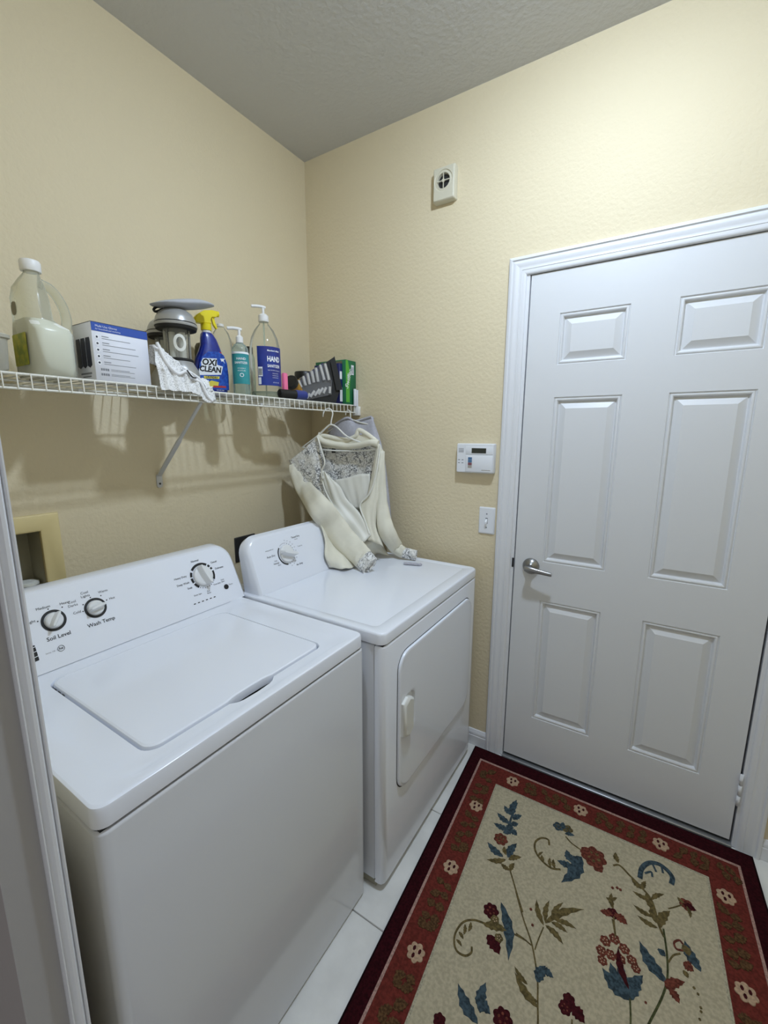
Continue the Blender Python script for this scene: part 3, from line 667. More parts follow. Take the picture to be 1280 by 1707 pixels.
# ------------------------------------------------------------------ measured control points (metres)
LACE_YOKE = [[(0.091,-0.268,1.332),(0.171,-0.255,1.385),(0.247,-0.238,1.449)],[(0.113,-0.268,1.284),(0.197,-0.258,1.324),(0.274,-0.239,1.359)],[(0.169,-0.261,1.22),(0.232,-0.257,1.258),(0.272,-0.243,1.292)],[(0.24,-0.249,1.161),(0.274,-0.253,1.181),(0.29,-0.246,1.215)],[(0.375,-0.349,1.141),(0.316,-0.249,1.133),(0.327,-0.245,1.145)]]
BACK = [[(0.233,-0.211,1.418),(0.314,-0.185,1.4),(0.42,-0.165,1.409),(0.525,-0.155,1.421)],[(0.236,-0.2,1.313),(0.32,-0.174,1.287),(0.413,-0.157,1.304),(0.522,-0.146,1.322)],[(0.246,-0.198,1.213),(0.334,-0.171,1.202),(0.418,-0.156,1.206),(0.522,-0.146,1.226)],[(0.389,-0.33,1.102),(0.395,-0.229,1.087),(0.438,-0.172,1.082),(0.528,-0.145,1.101)],[(0.422,-0.332,1.012),(0.431,-0.233,0.993),(0.493,-0.201,1.009),(0.557,-0.169,1.011)]]
LEFT_FRONT = [[(0.283,-0.251,1.293),(0.298,-0.248,1.288),(0.309,-0.244,1.272)],[(0.296,-0.253,1.216),(0.335,-0.251,1.23),(0.37,-0.235,1.225)],[(0.324,-0.254,1.151),(0.37,-0.255,1.155),(0.409,-0.232,1.167)],[(0.393,-0.289,1.091),(0.424,-0.254,1.1),(0.468,-0.226,1.116)],[(0.427,-0.264,1.024),(0.48,-0.259,1.046),(0.506,-0.229,1.077)],[(0.498,-0.28,0.976),(0.536,-0.273,0.996),(0.54,-0.232,1.015)]]
RIGHT_FRONT = [[(0.539,-0.182,1.422),(0.556,-0.179,1.412),(0.565,-0.168,1.385)],[(0.517,-0.187,1.297),(0.545,-0.191,1.291),(0.559,-0.174,1.285)],[(0.499,-0.2,1.189),(0.537,-0.203,1.19),(0.554,-0.18,1.183)],[(0.47,-0.216,1.142),(0.523,-0.216,1.131),(0.548,-0.186,1.118)],[(0.497,-0.226,1.075),(0.529,-0.225,1.067),(0.551,-0.2,1.049)],[(0.529,-0.245,0.994),(0.563,-0.238,0.987),(0.597,-0.212,0.964)]]
CAMISOLE = [[(0.314,-0.207,1.247),(0.379,-0.191,1.26),(0.439,-0.18,1.279),(0.493,-0.171,1.282)],[(0.352,-0.212,1.188),(0.398,-0.199,1.195),(0.452,-0.189,1.204),(0.504,-0.177,1.217)],[(0.393,-0.212,1.135),(0.428,-0.204,1.12),(0.464,-0.197,1.122),(0.502,-0.186,1.152)]]
NECK = [[(0.237,-0.218,1.46),(0.297,-0.199,1.444),(0.367,-0.185,1.433),(0.424,-0.175,1.452),(0.484,-0.171,1.455),(0.542,-0.172,1.419)],[(0.246,-0.22,1.432),(0.313,-0.202,1.419),(0.38,-0.189,1.414),(0.44,-0.179,1.423),(0.493,-0.175,1.432),(0.543,-0.174,1.411)],[(0.254,-0.223,1.399),(0.32,-0.202,1.392),(0.386,-0.19,1.387),(0.448,-0.182,1.399),(0.498,-0.178,1.405),(0.542,-0.176,1.398)]]
HEM = [[(0.392,-0.41,1.095),(0.404,-0.309,1.06),(0.469,-0.216,1.023),(0.539,-0.173,1.076)],[(0.421,-0.412,1.015),(0.433,-0.304,0.98),(0.517,-0.247,0.979),(0.563,-0.188,1.009)],[(0.442,-0.435,0.957),(0.501,-0.372,0.925),(0.514,-0.223,0.94),(0.55,-0.137,0.94)],[(0.456,-0.426,0.902),(0.54,-0.394,0.903),(0.505,-0.181,0.903),(0.575,-0.135,0.903)]]
SLEEVE_NEAR = [(0.109,-0.258,1.315,8),(0.132,-0.264,1.27,12),(0.188,-0.269,1.202,16),(0.39,-0.41,1.157,19),(0.419,-0.356,1.078,20),(0.47,-0.326,0.998,20),(0.544,-0.334,0.957,18),(0.582,-0.348,0.94,17)]
CUFF_NEAR = [(0.571,-0.342,0.942,17),(0.629,-0.369,0.922,16)]
SLEEVE_FAR = [(0.556,-0.169,1.385,5),(0.554,-0.17,1.285,7),(0.557,-0.169,1.177,9),(0.571,-0.177,1.091,12),(0.597,-0.182,1.024,14),(0.605,-0.12,0.944,12),(0.652,-0.129,0.925,9)]
CUFF_FAR = [(0.644,-0.127,0.926,9),(0.707,-0.111,0.918,9)]
COLLAR = [(0.243,-0.234,1.446),(0.273,-0.223,1.424),(0.322,-0.204,1.411),(0.388,-0.191,1.404),(0.454,-0.189,1.41),(0.511,-0.188,1.422),(0.545,-0.181,1.417)]
COLLAR_BACK = [(0.239,-0.22,1.457),(0.284,-0.201,1.446),(0.367,-0.185,1.433),(0.421,-0.175,1.45),(0.436,-0.172,1.476),(0.479,-0.169,1.458),(0.539,-0.173,1.422)]
PLACKET = [(0.253,-0.245,1.446),(0.278,-0.25,1.392),(0.299,-0.252,1.33),(0.282,-0.255,1.283),(0.303,-0.261,1.209),(0.359,-0.267,1.131),(0.449,-0.28,1.024)]
PLACKET_FAR = [(0.556,-0.179,1.412),(0.548,-0.201,1.287),(0.52,-0.211,1.2),(0.477,-0.224,1.144),(0.513,-0.235,1.073),(0.538,-0.243,1.023)]
SHIRT = [[(0.181,-0.075,1.481),(0.299,-0.09,1.534),(0.342,-0.07,1.52),(0.439,-0.075,1.538),(0.439,-0.06,1.533)],[(0.172,-0.075,1.409),(0.29,-0.1,1.426),(0.373,-0.1,1.427),(0.462,-0.095,1.414),(0.49,-0.06,1.4)],[(0.164,-0.075,1.257),(0.288,-0.1,1.266),(0.371,-0.1,1.27),(0.489,-0.095,1.276),(0.514,-0.055,1.26)],[(0.159,-0.075,1.069),(0.284,-0.1,1.085),(0.388,-0.1,1.095),(0.509,-0.095,1.106),(0.535,-0.055,1.088)],[(0.159,-0.075,0.908),(0.262,-0.075,0.923),(0.386,-0.1,0.945),(0.52,-0.09,0.984),(0.539,-0.05,0.97)]]
PACK_UP = [((0.168,-0.251,1.669),(0.159,-0.26,1.701)),((0.181,-0.237,1.678),(0.174,-0.244,1.72)),((0.194,-0.223,1.684),(0.188,-0.23,1.734)),((0.208,-0.209,1.692),(0.201,-0.216,1.745)),((0.221,-0.195,1.696),(0.215,-0.202,1.759)),((0.241,-0.175,1.705),(0.228,-0.187,1.773)),((0.256,-0.158,1.705),(0.244,-0.171,1.779))]
PACK_LO = [((0.184,-0.234,1.621),(0.194,-0.224,1.643)),((0.195,-0.222,1.627),(0.209,-0.207,1.655)),((0.209,-0.208,1.633),(0.225,-0.191,1.663)),((0.222,-0.194,1.639),(0.236,-0.179,1.669)),((0.238,-0.178,1.645),(0.246,-0.169,1.672)),((0.257,-0.157,1.646),(0.258,-0.157,1.676))]
for _r in (3, 4):
    for _c in range(3):
        SHIRT[_r][_c] = (SHIRT[_r][_c][0], -0.079 - 0.003 * _c, 1.14 - 0.035 * (_r - 3))
MOTIFS = [
 ('S','b',0.0076,[(1.264,-0.395),(1.25,-0.345),(1.248,-0.242)]),
 ('L','b',1.25,-0.316,1.244,-0.228,0.0231),
 ('L','b',1.248,-0.31,1.209,-0.282,0.0198),
 ('L','b',1.252,-0.351,1.196,-0.329,0.0214),
 ('L','b',1.254,-0.377,1.199,-0.381,0.022),
 ('L','b',1.256,-0.327,1.28,-0.29,0.0206),
 ('L','b',1.258,-0.354,1.279,-0.334,0.0201),
 ('L','b',1.259,-0.375,1.288,-0.386,0.022),
 ('L','b',1.256,-0.383,1.241,-0.403,0.0186),
 ('L','b',1.264,-0.392,1.255,-0.342,0.0238),
 ('F','r',1.242,-0.432,0.0244,7,'o'),
 ('L','b',1.269,-0.493,1.205,-0.469,0.0229),
 ('L','b',1.284,-0.487,1.296,-0.417,0.0228),
 ('L','o',1.28,-0.498,1.224,-0.533,0.0168),
 ('L','o',1.288,-0.493,1.324,-0.46,0.0168),
 ('L','o',1.303,-0.527,1.269,-0.52,0.0143),
 ('L','o',1.304,-0.529,1.309,-0.494,0.0142),
 ('L','o',1.275,-0.481,1.261,-0.452,0.013),
 ('S','o',0.0048,[(1.303,-0.527),(1.328,-0.566),(1.351,-0.602),(1.374,-0.636)]),
 ('S','o',0.0043,[(1.339,-0.586),(1.378,-0.65),(1.414,-0.7),(1.434,-0.739),(1.452,-0.784),(1.463,-0.831),(1.474,-0.877),(1.479,-0.923)]),
 ('F','b',1.409,-0.265,0.0189,5,'o'),
 ('F','o',1.44,-0.259,0.0187,5,'b'),
 ('L','b',1.435,-0.283,1.467,-0.273,0.0141),
 ('L','b',1.427,-0.268,1.421,-0.236,0.0187),
 ('S','o',0.0048,[(1.439,-0.294),(1.463,-0.311),(1.497,-0.321)]),
 ('F','r',1.536,-0.324,0.0399,7,'o'),
 ('F','r',1.553,-0.357,0.0173,5,'r'),
 ('F','r',1.51,-0.319,0.0183,5,'r'),
 ('L','b',1.501,-0.349,1.457,-0.476,0.0348),
 ('L','b',1.479,-0.386,1.451,-0.347,0.0244),
 ('L','b',1.481,-0.397,1.431,-0.405,0.0222),
 ('L','b',1.482,-0.402,1.517,-0.402,0.0211),
 ('L','b',1.476,-0.394,1.501,-0.346,0.0242),
 ('S','o',0.0067,[(1.447,-0.433),(1.418,-0.445),(1.383,-0.433),(1.358,-0.409),(1.351,-0.376),(1.366,-0.348),(1.388,-0.342),(1.396,-0.363)]),
 ('L','o',1.417,-0.443,1.408,-0.408,0.0096),
 ('L','o',1.393,-0.435,1.381,-0.413,0.0098),
 ('L','o',1.43,-0.44,1.419,-0.407,0.0105),
 ('L','o',1.372,-0.425,1.383,-0.4,0.007),
 ('L','o',1.61,-0.302,1.599,-0.264,0.0155),
 ('S','o',0.0063,[(1.596,-0.322),(1.615,-0.31),(1.647,-0.331),(1.685,-0.357),(1.711,-0.387),(1.729,-0.454),(1.742,-0.482)]),
 ('L','o',1.712,-0.436,1.661,-0.428,0.0137),
 ('L','o',1.725,-0.463,1.673,-0.456,0.014),
 ('L','o',1.704,-0.383,1.657,-0.382,0.0129),
 ('L','o',1.708,-0.38,1.743,-0.339,0.0121),
 ('L','o',1.685,-0.357,1.692,-0.323,0.0125),
 ('L','o',1.685,-0.357,1.651,-0.339,0.0167),
 ('L','o',1.729,-0.46,1.758,-0.387,0.0221),
 ('L','o',1.722,-0.45,1.711,-0.396,0.0172),
 ('L','o',1.718,-0.418,1.693,-0.361,0.0154),
 ('S','b',0.0147,[(1.675,-0.323),(1.679,-0.282),(1.698,-0.247),(1.725,-0.233),(1.749,-0.24),(1.766,-0.261),(1.763,-0.29)]),
 ('S','b',0.0062,[(1.688,-0.295),(1.706,-0.278),(1.71,-0.296)]),
 ('S','b',0.0063,[(1.71,-0.244),(1.721,-0.269)]),
 ('S','b',0.0063,[(1.736,-0.238),(1.74,-0.262)]),
 ('F','r',1.802,-0.339,0.0198,5,'m'),
 ('L','m',1.795,-0.343,1.827,-0.343,0.0198),
 ('L','o',1.802,-0.343,1.81,-0.378,0.0095),
 ('L','o',1.795,-0.339,1.778,-0.326,0.0103),
 ('S','o',0.0035,[(1.753,-0.383),(1.77,-0.367),(1.791,-0.345)]),
 ('F','m',1.609,-0.49,0.0162,5,'r'),
 ('L','r',1.613,-0.49,1.649,-0.501,0.0231),
 ('L','r',1.606,-0.49,1.574,-0.503,0.0178),
 ('L','o',1.608,-0.475,1.6,-0.425,0.0133),
 ('L','o',1.603,-0.452,1.586,-0.449,0.008),
 ('L','o',1.604,-0.451,1.616,-0.432,0.008),
 ('S','o',0.0038,[(1.612,-0.499),(1.616,-0.526),(1.622,-0.559)]),
 ('L','o',1.436,-0.638,1.401,-0.575,0.0145),
 ('L','o',1.44,-0.629,1.436,-0.556,0.0134),
 ('L','o',1.453,-0.612,1.474,-0.539,0.0124),
 ('L','o',1.44,-0.629,1.532,-0.526,0.019),
 ('L','o',1.463,-0.605,1.52,-0.596,0.0136),
 ('L','o',1.454,-0.617,1.5,-0.621,0.0135),
 ('L','o',1.441,-0.635,1.495,-0.659,0.0156),
 ('S','o',0.0033,[(1.437,-0.644),(1.431,-0.69),(1.429,-0.717)]),
 ('S','o',0.0033,[(1.372,-0.704),(1.395,-0.706),(1.418,-0.711)]),
 ('S','o',0.0037,[(1.352,-0.71),(1.403,-0.707)]),
 ('L','b',1.309,-0.644,1.372,-0.782,0.0255),
 ('F','m',1.29,-0.684,0.0231,7,'r'),
 ('L','m',1.302,-0.753,1.347,-0.782,0.0329),
 ('L','o',1.284,-0.732,1.348,-0.713,0.0238),
 ('F','o',1.308,-0.702,0.0129,5,'f'),
 ('F','o',1.333,-0.743,0.0122,5,'f'),
 ('S','o',0.0055,[(1.287,-0.728),(1.255,-0.737),(1.23,-0.759),(1.221,-0.795),(1.227,-0.823),(1.243,-0.839),(1.266,-0.837),(1.278,-0.821),(1.274,-0.806)]),
 ('L','o',1.249,-0.747,1.251,-0.776,0.0086),
 ('L','o',1.236,-0.762,1.243,-0.791,0.0085),
 ('L','o',1.228,-0.791,1.247,-0.802,0.0083),
 ('L','o',1.229,-0.813,1.25,-0.821,0.0073),
 ('F','r',1.59,-0.617,0.014,6,'f'),
 ('F','r',1.597,-0.584,0.0144,6,'f'),
 ('F','r',1.619,-0.564,0.0145,6,'f'),
 ('F','r',1.645,-0.577,0.0141,6,'f'),
 ('F','r',1.665,-0.597,0.0136,6,'f'),
 ('F','r',1.675,-0.612,0.0118,6,'f'),
 ('F','r',1.595,-0.641,0.0128,6,'f'),
 ('F','r',1.613,-0.614,0.0139,6,'f'),
 ('F','r',1.637,-0.61,0.0137,6,'f'),
 ('L','b',1.665,-0.698,1.597,-0.661,0.0315),
 ('L','b',1.665,-0.698,1.692,-0.62,0.0279),
 ('L','b',1.663,-0.699,1.64,-0.618,0.027),
 ('L','b',1.656,-0.689,1.614,-0.635,0.0274),
 ('L','m',1.662,-0.676,1.63,-0.58,0.0157),
 ('S','o',0.0038,[(1.621,-0.557),(1.616,-0.536),(1.609,-0.509)]),
 ('S','g',0.0041,[(1.665,-0.695),(1.668,-0.728),(1.669,-0.762),(1.666,-0.801)]),
 ('L','b',1.746,-0.605,1.681,-0.532,0.0301),
 ('L','b',1.735,-0.574,1.707,-0.597,0.0196),
 ('L','b',1.733,-0.538,1.741,-0.521,0.0174),
 ('S','g',0.005,[(1.74,-0.457),(1.748,-0.528),(1.748,-0.591),(1.735,-0.649),(1.706,-0.73),(1.694,-0.771)]),
 ('L','r',1.744,-0.619,1.788,-0.576,0.0205),
 ('L','r',1.752,-0.614,1.774,-0.637,0.0186),
 ('L','r',1.744,-0.619,1.762,-0.588,0.0139),
 ('S','r',0.0052,[(1.787,-0.492),(1.771,-0.497),(1.766,-0.482),(1.779,-0.467),(1.788,-0.474)]),
 ('L','b',1.826,-0.524,1.792,-0.46,0.0263),
 ('L','r',1.786,-0.526,1.81,-0.534,0.025),
 ('L','o',1.788,-0.474,1.801,-0.5,0.021),
 ('S','o',0.004,[(1.751,-0.548),(1.763,-0.521),(1.78,-0.505)]),
 ('L','o',1.785,-0.547,1.796,-0.561,0.0117),
 ('F','m',1.525,-0.805,0.0159,6,'r'),
 ('F','m',1.531,-0.783,0.0153,6,'m'),
 ('L','m',1.537,-0.793,1.572,-0.81,0.0266),
 ('S','o',0.0034,[(1.544,-0.82),(1.547,-0.839)]),
 ('L','b',1.452,-0.789,1.463,-0.74,0.0236),
 ('L','b',1.455,-0.752,1.487,-0.756,0.0167),
 ('L','o',1.466,-0.842,1.396,-0.8,0.0176),
 ('L','o',1.462,-0.831,1.427,-0.83,0.0116),
 ('L','b',1.346,-0.954,1.274,-0.906,0.0258),
 ('L','b',1.344,-0.931,1.336,-0.864,0.0232),
 ('L','b',1.325,-0.912,1.367,-0.92,0.024),
 ('F','m',1.396,-0.912,0.0241,7,'r'),
 ('F','m',1.263,-1.0,0.0156,6,'m'),
 ('L','o',1.431,-0.808,1.391,-0.787,0.0107),
 ('L','o',1.443,-0.834,1.426,-0.826,0.0103),
 ('F','r',1.601,-0.406,0.0044,4,None),
 ('F','r',1.623,-0.399,0.0044,4,None),
 ('F','r',1.614,-0.398,0.0044,4,None),
 ('F','r',1.7,-0.682,0.0031,4,None),
 ('F','r',1.393,-0.614,0.0041,4,None),
 ('F','r',1.408,-0.656,0.0039,4,None),
 ('F','o',1.808,-0.578,0.0033,4,None),
 ('F','o',1.816,-0.588,0.0032,4,None),
 ('F','o',1.82,-0.618,0.0031,4,None),
 ('F','o',1.82,-0.627,0.0031,4,None),
 ('F','o',1.816,-0.647,0.003,4,None),
]

# ------------------------------------------------------------------ wire shelf
ZS = 1.6002
SH = thing('wire_shelf', 'white ventilated wire shelf on the wall above both machines', 'shelf', (0, -0.79, 1.56))
YA, YB = -1.572, -0.020
for nm, x, z, r in (('front_rail', .3025, 1.5965, .0032), ('front_rail', .3040, 1.5625, .0030), ('back_rail', .0075, 1.5945, .0030), ('middle_rail', .155, 1.5945, .0028)):
    tube(nm, [(x, YA, z), (x, YB, z)], r, M['wire'], SH, n=8)
w0 = tube('cross_wire', [(.004, 0, 1.5985), (.298, 0, 1.5985), (.3050, 0, 1.5975), (.3068, 0, 1.592), (.3078, 0, 1.5605)], .0016, M['wire'], SH, n=6)
w0.location = (0, YB - 0.008, 0); ny = int((YB - YA) / 0.0277)
mp = w0.matrix_parent_inverse.copy()
for k in range(1, ny):
    c = w0.copy(); COL.objects.link(c); c.parent = SH; c.matrix_parent_inverse = mp; c.location = (0, YB - 0.008 - k * 0.0277, 0)
br = []
for t, hw in ((0, .0085), (.5, .0085), (.55, .0055), (1.0, .0050)):
    p = Vector((.006, -.864, 1.300)).lerp(Vector((.296, -.868, 1.5585)), t); nrm = Vector((-.66, 0, .75))
    br.append([p + Vector((0, -hw, 0)), p + Vector((0, hw, 0)), p + Vector((0, hw, 0)) + nrm * .006, p + Vector((0, -hw, 0)) + nrm * .006])
V, F = loft(br); mesh_obj('brace', V, F, M['bracket'], SH)
ft = prism('brace_foot', rr(-.011, .011, -.026, .026, .009, 4), (.0005, -.864, 1.283), (0, 1, 0), (0, 0, 1), (1, 0, 0), .004, M['bracket'], SH)
lathe('screw', [(.004, .0045), (.004, .0058), (.002, .0062)], (0, -.864, 1.272), M['dark'], ft, axis=(1, 0, 0), n=12)
box('end_bracket', .288, .326, -.0185, -.0005, 1.548, 1.5925, M['cap'], SH, .003)
for y in (-1.35, -1.1, -.6, -.35, -.1): box('wall_clip', .0005, .012, y - .006, y + .006, 1.584, 1.600, M['cap'], SH)

def items_group(): return None

# translucent tub at the far left
tb = thing('plastic_tub', 'frosted plastic tub at the left end of the shelf', 'tub', (.16, -1.42, ZS))
V, F = loft([[(x, y, z) for x, y in rr(.07 - o, .25 + o, -1.500 - o, -1.346 + o, .02, 4)] for o, z in ((-.008, ZS), (0, ZS + .01), (.004, ZS + .080))]); mesh_obj('body', V, F, M['tub'], tb, auto=40)
V, F = loft([[(x, y, z) for x, y in rr(.064 - o, .256 + o, -1.506 - o, -1.340 + o, .02, 4)] for o, z in ((0, ZS + .081), (.002, ZS + .082), (.002, ZS + .089), (-.004, ZS + .092))]); mesh_obj('lid', V, F, M['tub'], tb, auto=40)

# detergent jug
jg = thing('detergent_jug', 'clear jug half full of white liquid with a white cap', 'jug', (.20, -1.25, ZS))
JS = [(.135, .265, -1.302, -1.205, ZS), (.130, .270, -1.305, -1.202, ZS + .008), (.130, .270, -1.304, -1.202, ZS + .112), (.133, .266, -1.304, -1.206, ZS + .122), (.137, .255, -1.304, -1.222, ZS + .133), (.140, .252, -1.304, -1.236, ZS + .145), (.140, .250, -1.303, -1.240, ZS + .195), (.148, .240, -1.298, -1.242, ZS + .222), (.165, .222, -1.284, -1.244, ZS + .246), (.178, .212, -1.276, -1.245, ZS + .258), (.178, .212, -1.276, -1.245, ZS + .266)]
V, F = loft([[(x, y, z) for x, y in rr(a, b, c, d, min(.032, (d - c) * .48, (b - a) * .48), 7)] for a, b, c, d, z in JS]); mesh_obj('body', V, F, M['jug'], jg, smooth=True)
V, F = loft([[(x, y, z) for x, y in rr(a + .0035, b - .0035, c + .0035, d - .0035, min(.024, (d - c) * .42), 5)] for a, b, c, d, z in [(q[0], q[1], q[2], q[3], q[4] + .003) for q in JS[:5]] + [(.140, .252, -1.304, -1.238, ZS + .141)]]); mesh_obj('liquid', V, F, M['milk'], jg, auto=60)
tube('handle', [(.20, -1.246, ZS + .238), (.20, -1.222, ZS + .228), (.20, -1.202, ZS + .196), (.20, -1.195, ZS + .155), (.20, -1.204, ZS + .124), (.20, -1.222, ZS + .115)], .012, M['jug'], jg, n=10, sub=5)
lathe('cap', [(.0215, .262), (.0225, .264), (.0225, .284), (.0205, .288)], (.195, -1.2605, ZS), M['cap'], jg, n=28)
prism('side_label', rr(.158, .240, ZS + .028, ZS + .105, .004, 2), (0, -1.3056, 0), (1, 0, 0), (0, 0, 1), (0, -1, 0), .0006, M['yglabel'], jg)
prism('side_mark', rr(.175, .205, ZS + .150, ZS + .182, .012, 3), (0, -1.3048, 0), (1, 0, 0), (0, 0, 1), (0, -1, 0), .0006, M['olive'], jg)

# carton of gloves
cb = thing('glove_carton', 'white carton with a blue top band and printed list', 'box', (.237, -1.10, ZS))
box('body', .185, .290, -1.178, -1.028, ZS, ZS + .150, M['carton'], cb, .001, 1)
box('blue_band', .2902, .2908, -1.1775, -1.0285, ZS + .128, ZS + .1495, M['cartonblue'], cb)
box('top_flap', .186, .2895, -1.1775, -1.0285, ZS + .1502, ZS + .1512, M['navy'], cb)
X2 = .2909
def cbt(s, size, y, z, m='ink', al='LEFT'): text(s, size, (X2, y, ZS + z), (0, 1, 0), (0, 0, 1), M[m], cb, al, lift=.0003)
cbt('Multi Use Gloves', .008, -1.168, .141, 'paper'); cbt('for household and workshop', .0055, -1.168, .1335, 'paper')
for k in range(5):
    z = .113 - k * .0165
    lathe('icon', [(.0058, .0002), (.0058, .0006)], (.290, -1.166, ZS + z), M['paper'], cb, axis=(1, 0, 0), n=16)
    lathe('icon_ring', [(.0028, .0003), (.0026, .0009)], (.290, -1.166, ZS + z), M['navy'], cb, axis=(1, 0, 0), n=10)
    boxes('print_line', [(.2901, .2905, -1.154, -1.154 + .018, ZS + z + .0022, ZS + z + .0040), (.2901, .2905, -1.154, -1.154 + (.075, .088, .095, .07, .085)[k], ZS + z - .0030, ZS + z - .0018)], M['greyink'], cb)
for k in range(2):
    z = .030 - k * .013
    boxes('print_line', [(.2901, .2905, -1.164 + q * .0055, -1.160 + q * .0055, ZS + z - .003, ZS + z + .003) for q in range(4)] + [(.2901, .2905, -1.138, -1.088, ZS + z + .0012, ZS + z + .0022), (.2901, .2905, -1.138, -1.075, ZS + z - .0022, ZS + z - .0012)], M['greyink'], cb)
for k in range(3): prism('glove_print', [(-.012, -.03), (.0, -.036), (.012, -.03), (.012, .03), (.010, .042), (-.010, .042), (-.012, .03)], (.215 + k * .027 - .004, -1.1785, ZS + .070), (1, 0, 0), (0, 0, 1), (0, -1, 0), .0005, M['navy'], cb)
boxes('print_line', [(.21, .27, -1.1786, -1.1781, ZS + .018, ZS + .022), (.22, .265, -1.1786, -1.1781, ZS + .010, ZS + .013)], M['greyink'], cb)

# two camping lanterns
def lantern(c, label):
    L = thing('camping_lantern', label, 'lantern', (c[0], c[1], ZS), 'camping lanterns on the shelf'); c = (c[0], c[1], ZS)
    lathe('base', [(.060, 0), (.063, .004), (.063, .050), (.060, .066), (.050, .082), (.044, .092)], c, M['silver'], L, n=36)
    lathe('base_ring', [(.0445, .0925), (.0465, .094), (.0465, .099), (.043, .101)], c, M['rubber'], L, n=36)
    lathe('globe', [(.0405, .1012), (.0405, .190)], c, M['globe'], L, n=36, cap0=False, cap1=False)
    lathe('light_tube', [(.010, .1012), (.010, .185)], (c[0] - .012, c[1] - .010, ZS), M['oval'], L, n=16)
    lathe('light_tube', [(.010, .1012), (.010, .185)], (c[0] + .010, c[1] + .012, ZS), M['oval'], L, n=16)
    for a in (20, 110, 200, 290): tube('guard_bar', [(c[0] + .042 * math.cos(math.radians(a)), c[1] + .042 * math.sin(math.radians(a)), ZS + .100), (c[0] + .042 * math.cos(math.radians(a)), c[1] + .042 * math.sin(math.radians(a)), ZS + .192)], .0012, M['dark'], L, n=6)
    lathe('cap_underside', [(.040, .1905), (.061, .1915), (.063, .197), (.063, .200)], c, M['rubber'], L, n=36)
    lathe('cap', [(.0645, .2002), (.0655, .203), (.0650, .208), (.0615, .211), (.0630, .2125), (.0600, .226), (.0520, .240), (.0400, .250), (.024, .257), (.006, .259)], c, M['silver'], L, n=36)
    lathe('cap_line', [(.0632, .2098), (.0640, .2108), (.0632, .2118)], c, M['rubber'], L, n=36, cap0=False, cap1=False)
    return L
L1 = lantern((.214, -.884), 'grey camping lantern in front, with a grey pouch on its cap')
V, F = [], []
n_ = 28
for k in range(n_):
    a = 2 * math.pi * k / n_
    for ry, rz in ((.0195, .027), (.0110, .0175)):
        ang = math.radians(-22) + math.cos(a) * ry / .0413
        for rad in (.0412, .0422): V.append((.214 + rad * math.cos(ang), -.884 + rad * math.sin(ang), ZS + .147 + math.sin(a) * rz))
for k in range(n_):
    b = 4 * k; d = 4 * ((k + 1) % n_)
    F += [(b, d, d + 1, b + 1), (b + 2, b + 3, d + 3, d + 2), (b + 1, d + 1, d + 3, b + 3), (b, b + 2, d + 2, d)]
mesh_obj('oval_label', V, F, M['oval'], L1, auto=60)
tube('carry_loop', [(.204, -.907, ZS + .2585), (.194, -.927, ZS + .258), (.186, -.938, ZS + .248), (.196, -.937, ZS + .240), (.214, -.924, ZS + .2475)], .004, M['rubber'], L1, n=8, sub=5)
lantern((.068, -.826), 'second grey camping lantern, half hidden behind the first')

# soft pouch lying on the front lantern
po = []
for i in range(13):
    t = -1 + i / 6.0; hw = .060 * math.sqrt(max(0.02, 1 - t * t)) + .006; th_ = .0150 * (1 - t * t) + .0012
    cy = -.852 + t * .108; cz = ZS + .2775 + .020 * t - .002 * t * t + .001 * math.sin(5 * t)
    po.append([(.215 + hw * math.cos(a), cy, cz + th_ * math.sin(a)) for a in [2 * math.pi * k / 16 for k in range(16)]])
V, F = loft(po); pc = mesh_obj('soft_pouch', V, F, M['pouch'], None, smooth=True); tag(pc, 'grey padded pouch lying on top of the front lantern', 'pouch')

# netting laundry bag slumped over the shelf front
rnd = random.Random(4); NG = []
# rows run from the back of the heap over its crest and down past the front rail; columns run along the shelf
bag_s = [0.0, .10, .26, .44, .60, .74, .86, .93, .97, 1.0]
bag_h = [.55, .92, 1.0, .90, .68, .48, .26, .0, -.55, -1.0]
for i, (q, hh) in enumerate(zip(bag_s, bag_h)):
    row = []
    for j in range(13):
        y = -1.0245 + j * .0155; x_s = .281; w_ = j / 12.0
        crest = .094 * (1 - w_) ** .75 + .014 + .012 * math.sin(6 * w_ + 1)
        drop = .012 + .030 * math.exp(-((j - 10.4) / 2.0) ** 2)
        z = crest * hh if hh > 0 else hh * drop
        x = x_s + (.3175 - x_s) * q + (rnd.uniform(-.001, .009) if 1 < i < 6 else 0)
        if z < .004 and x < .3125: x = .3125
        row.append((x, y + i * .0012, ZS + z + (rnd.uniform(-.010, .010) if 0 < i < 7 else 0)))
    NG.append(row)
nb = thing('mesh_laundry_bag', 'white netting laundry bag slumped over the shelf edge', 'laundry bag', (.24, -.92, ZS))
sheet('netting', NG, M['net'], nb, sub=4, thick=.0012, fold=.004, freq=34, seed=3)
def bagp(i, j): return Vector(NG[i][j]) + Vector((.003, 0, .004))
tube('seam', [bagp(2, 1), bagp(4, 2), bagp(5, 4), bagp(4, 6), bagp(5, 8), bagp(6, 9), bagp(8, 10), bagp(9, 11)], .0045, M['seam'], nb, sub=5, n=8)
tube('seam', [bagp(3, 0), bagp(2, 3), bagp(2, 6), bagp(3, 9), bagp(5, 10), bagp(7, 10)], .0032, M['seam'], nb, sub=5, n=8)
tube('drawcord', [bagp(4, 6) + Vector((.004, 0, .004)), bagp(4, 7) + Vector((.006, 0, .006)), bagp(5, 8) + Vector((.004, 0, .006))], .0022, M['dark'], nb, sub=4, n=6)

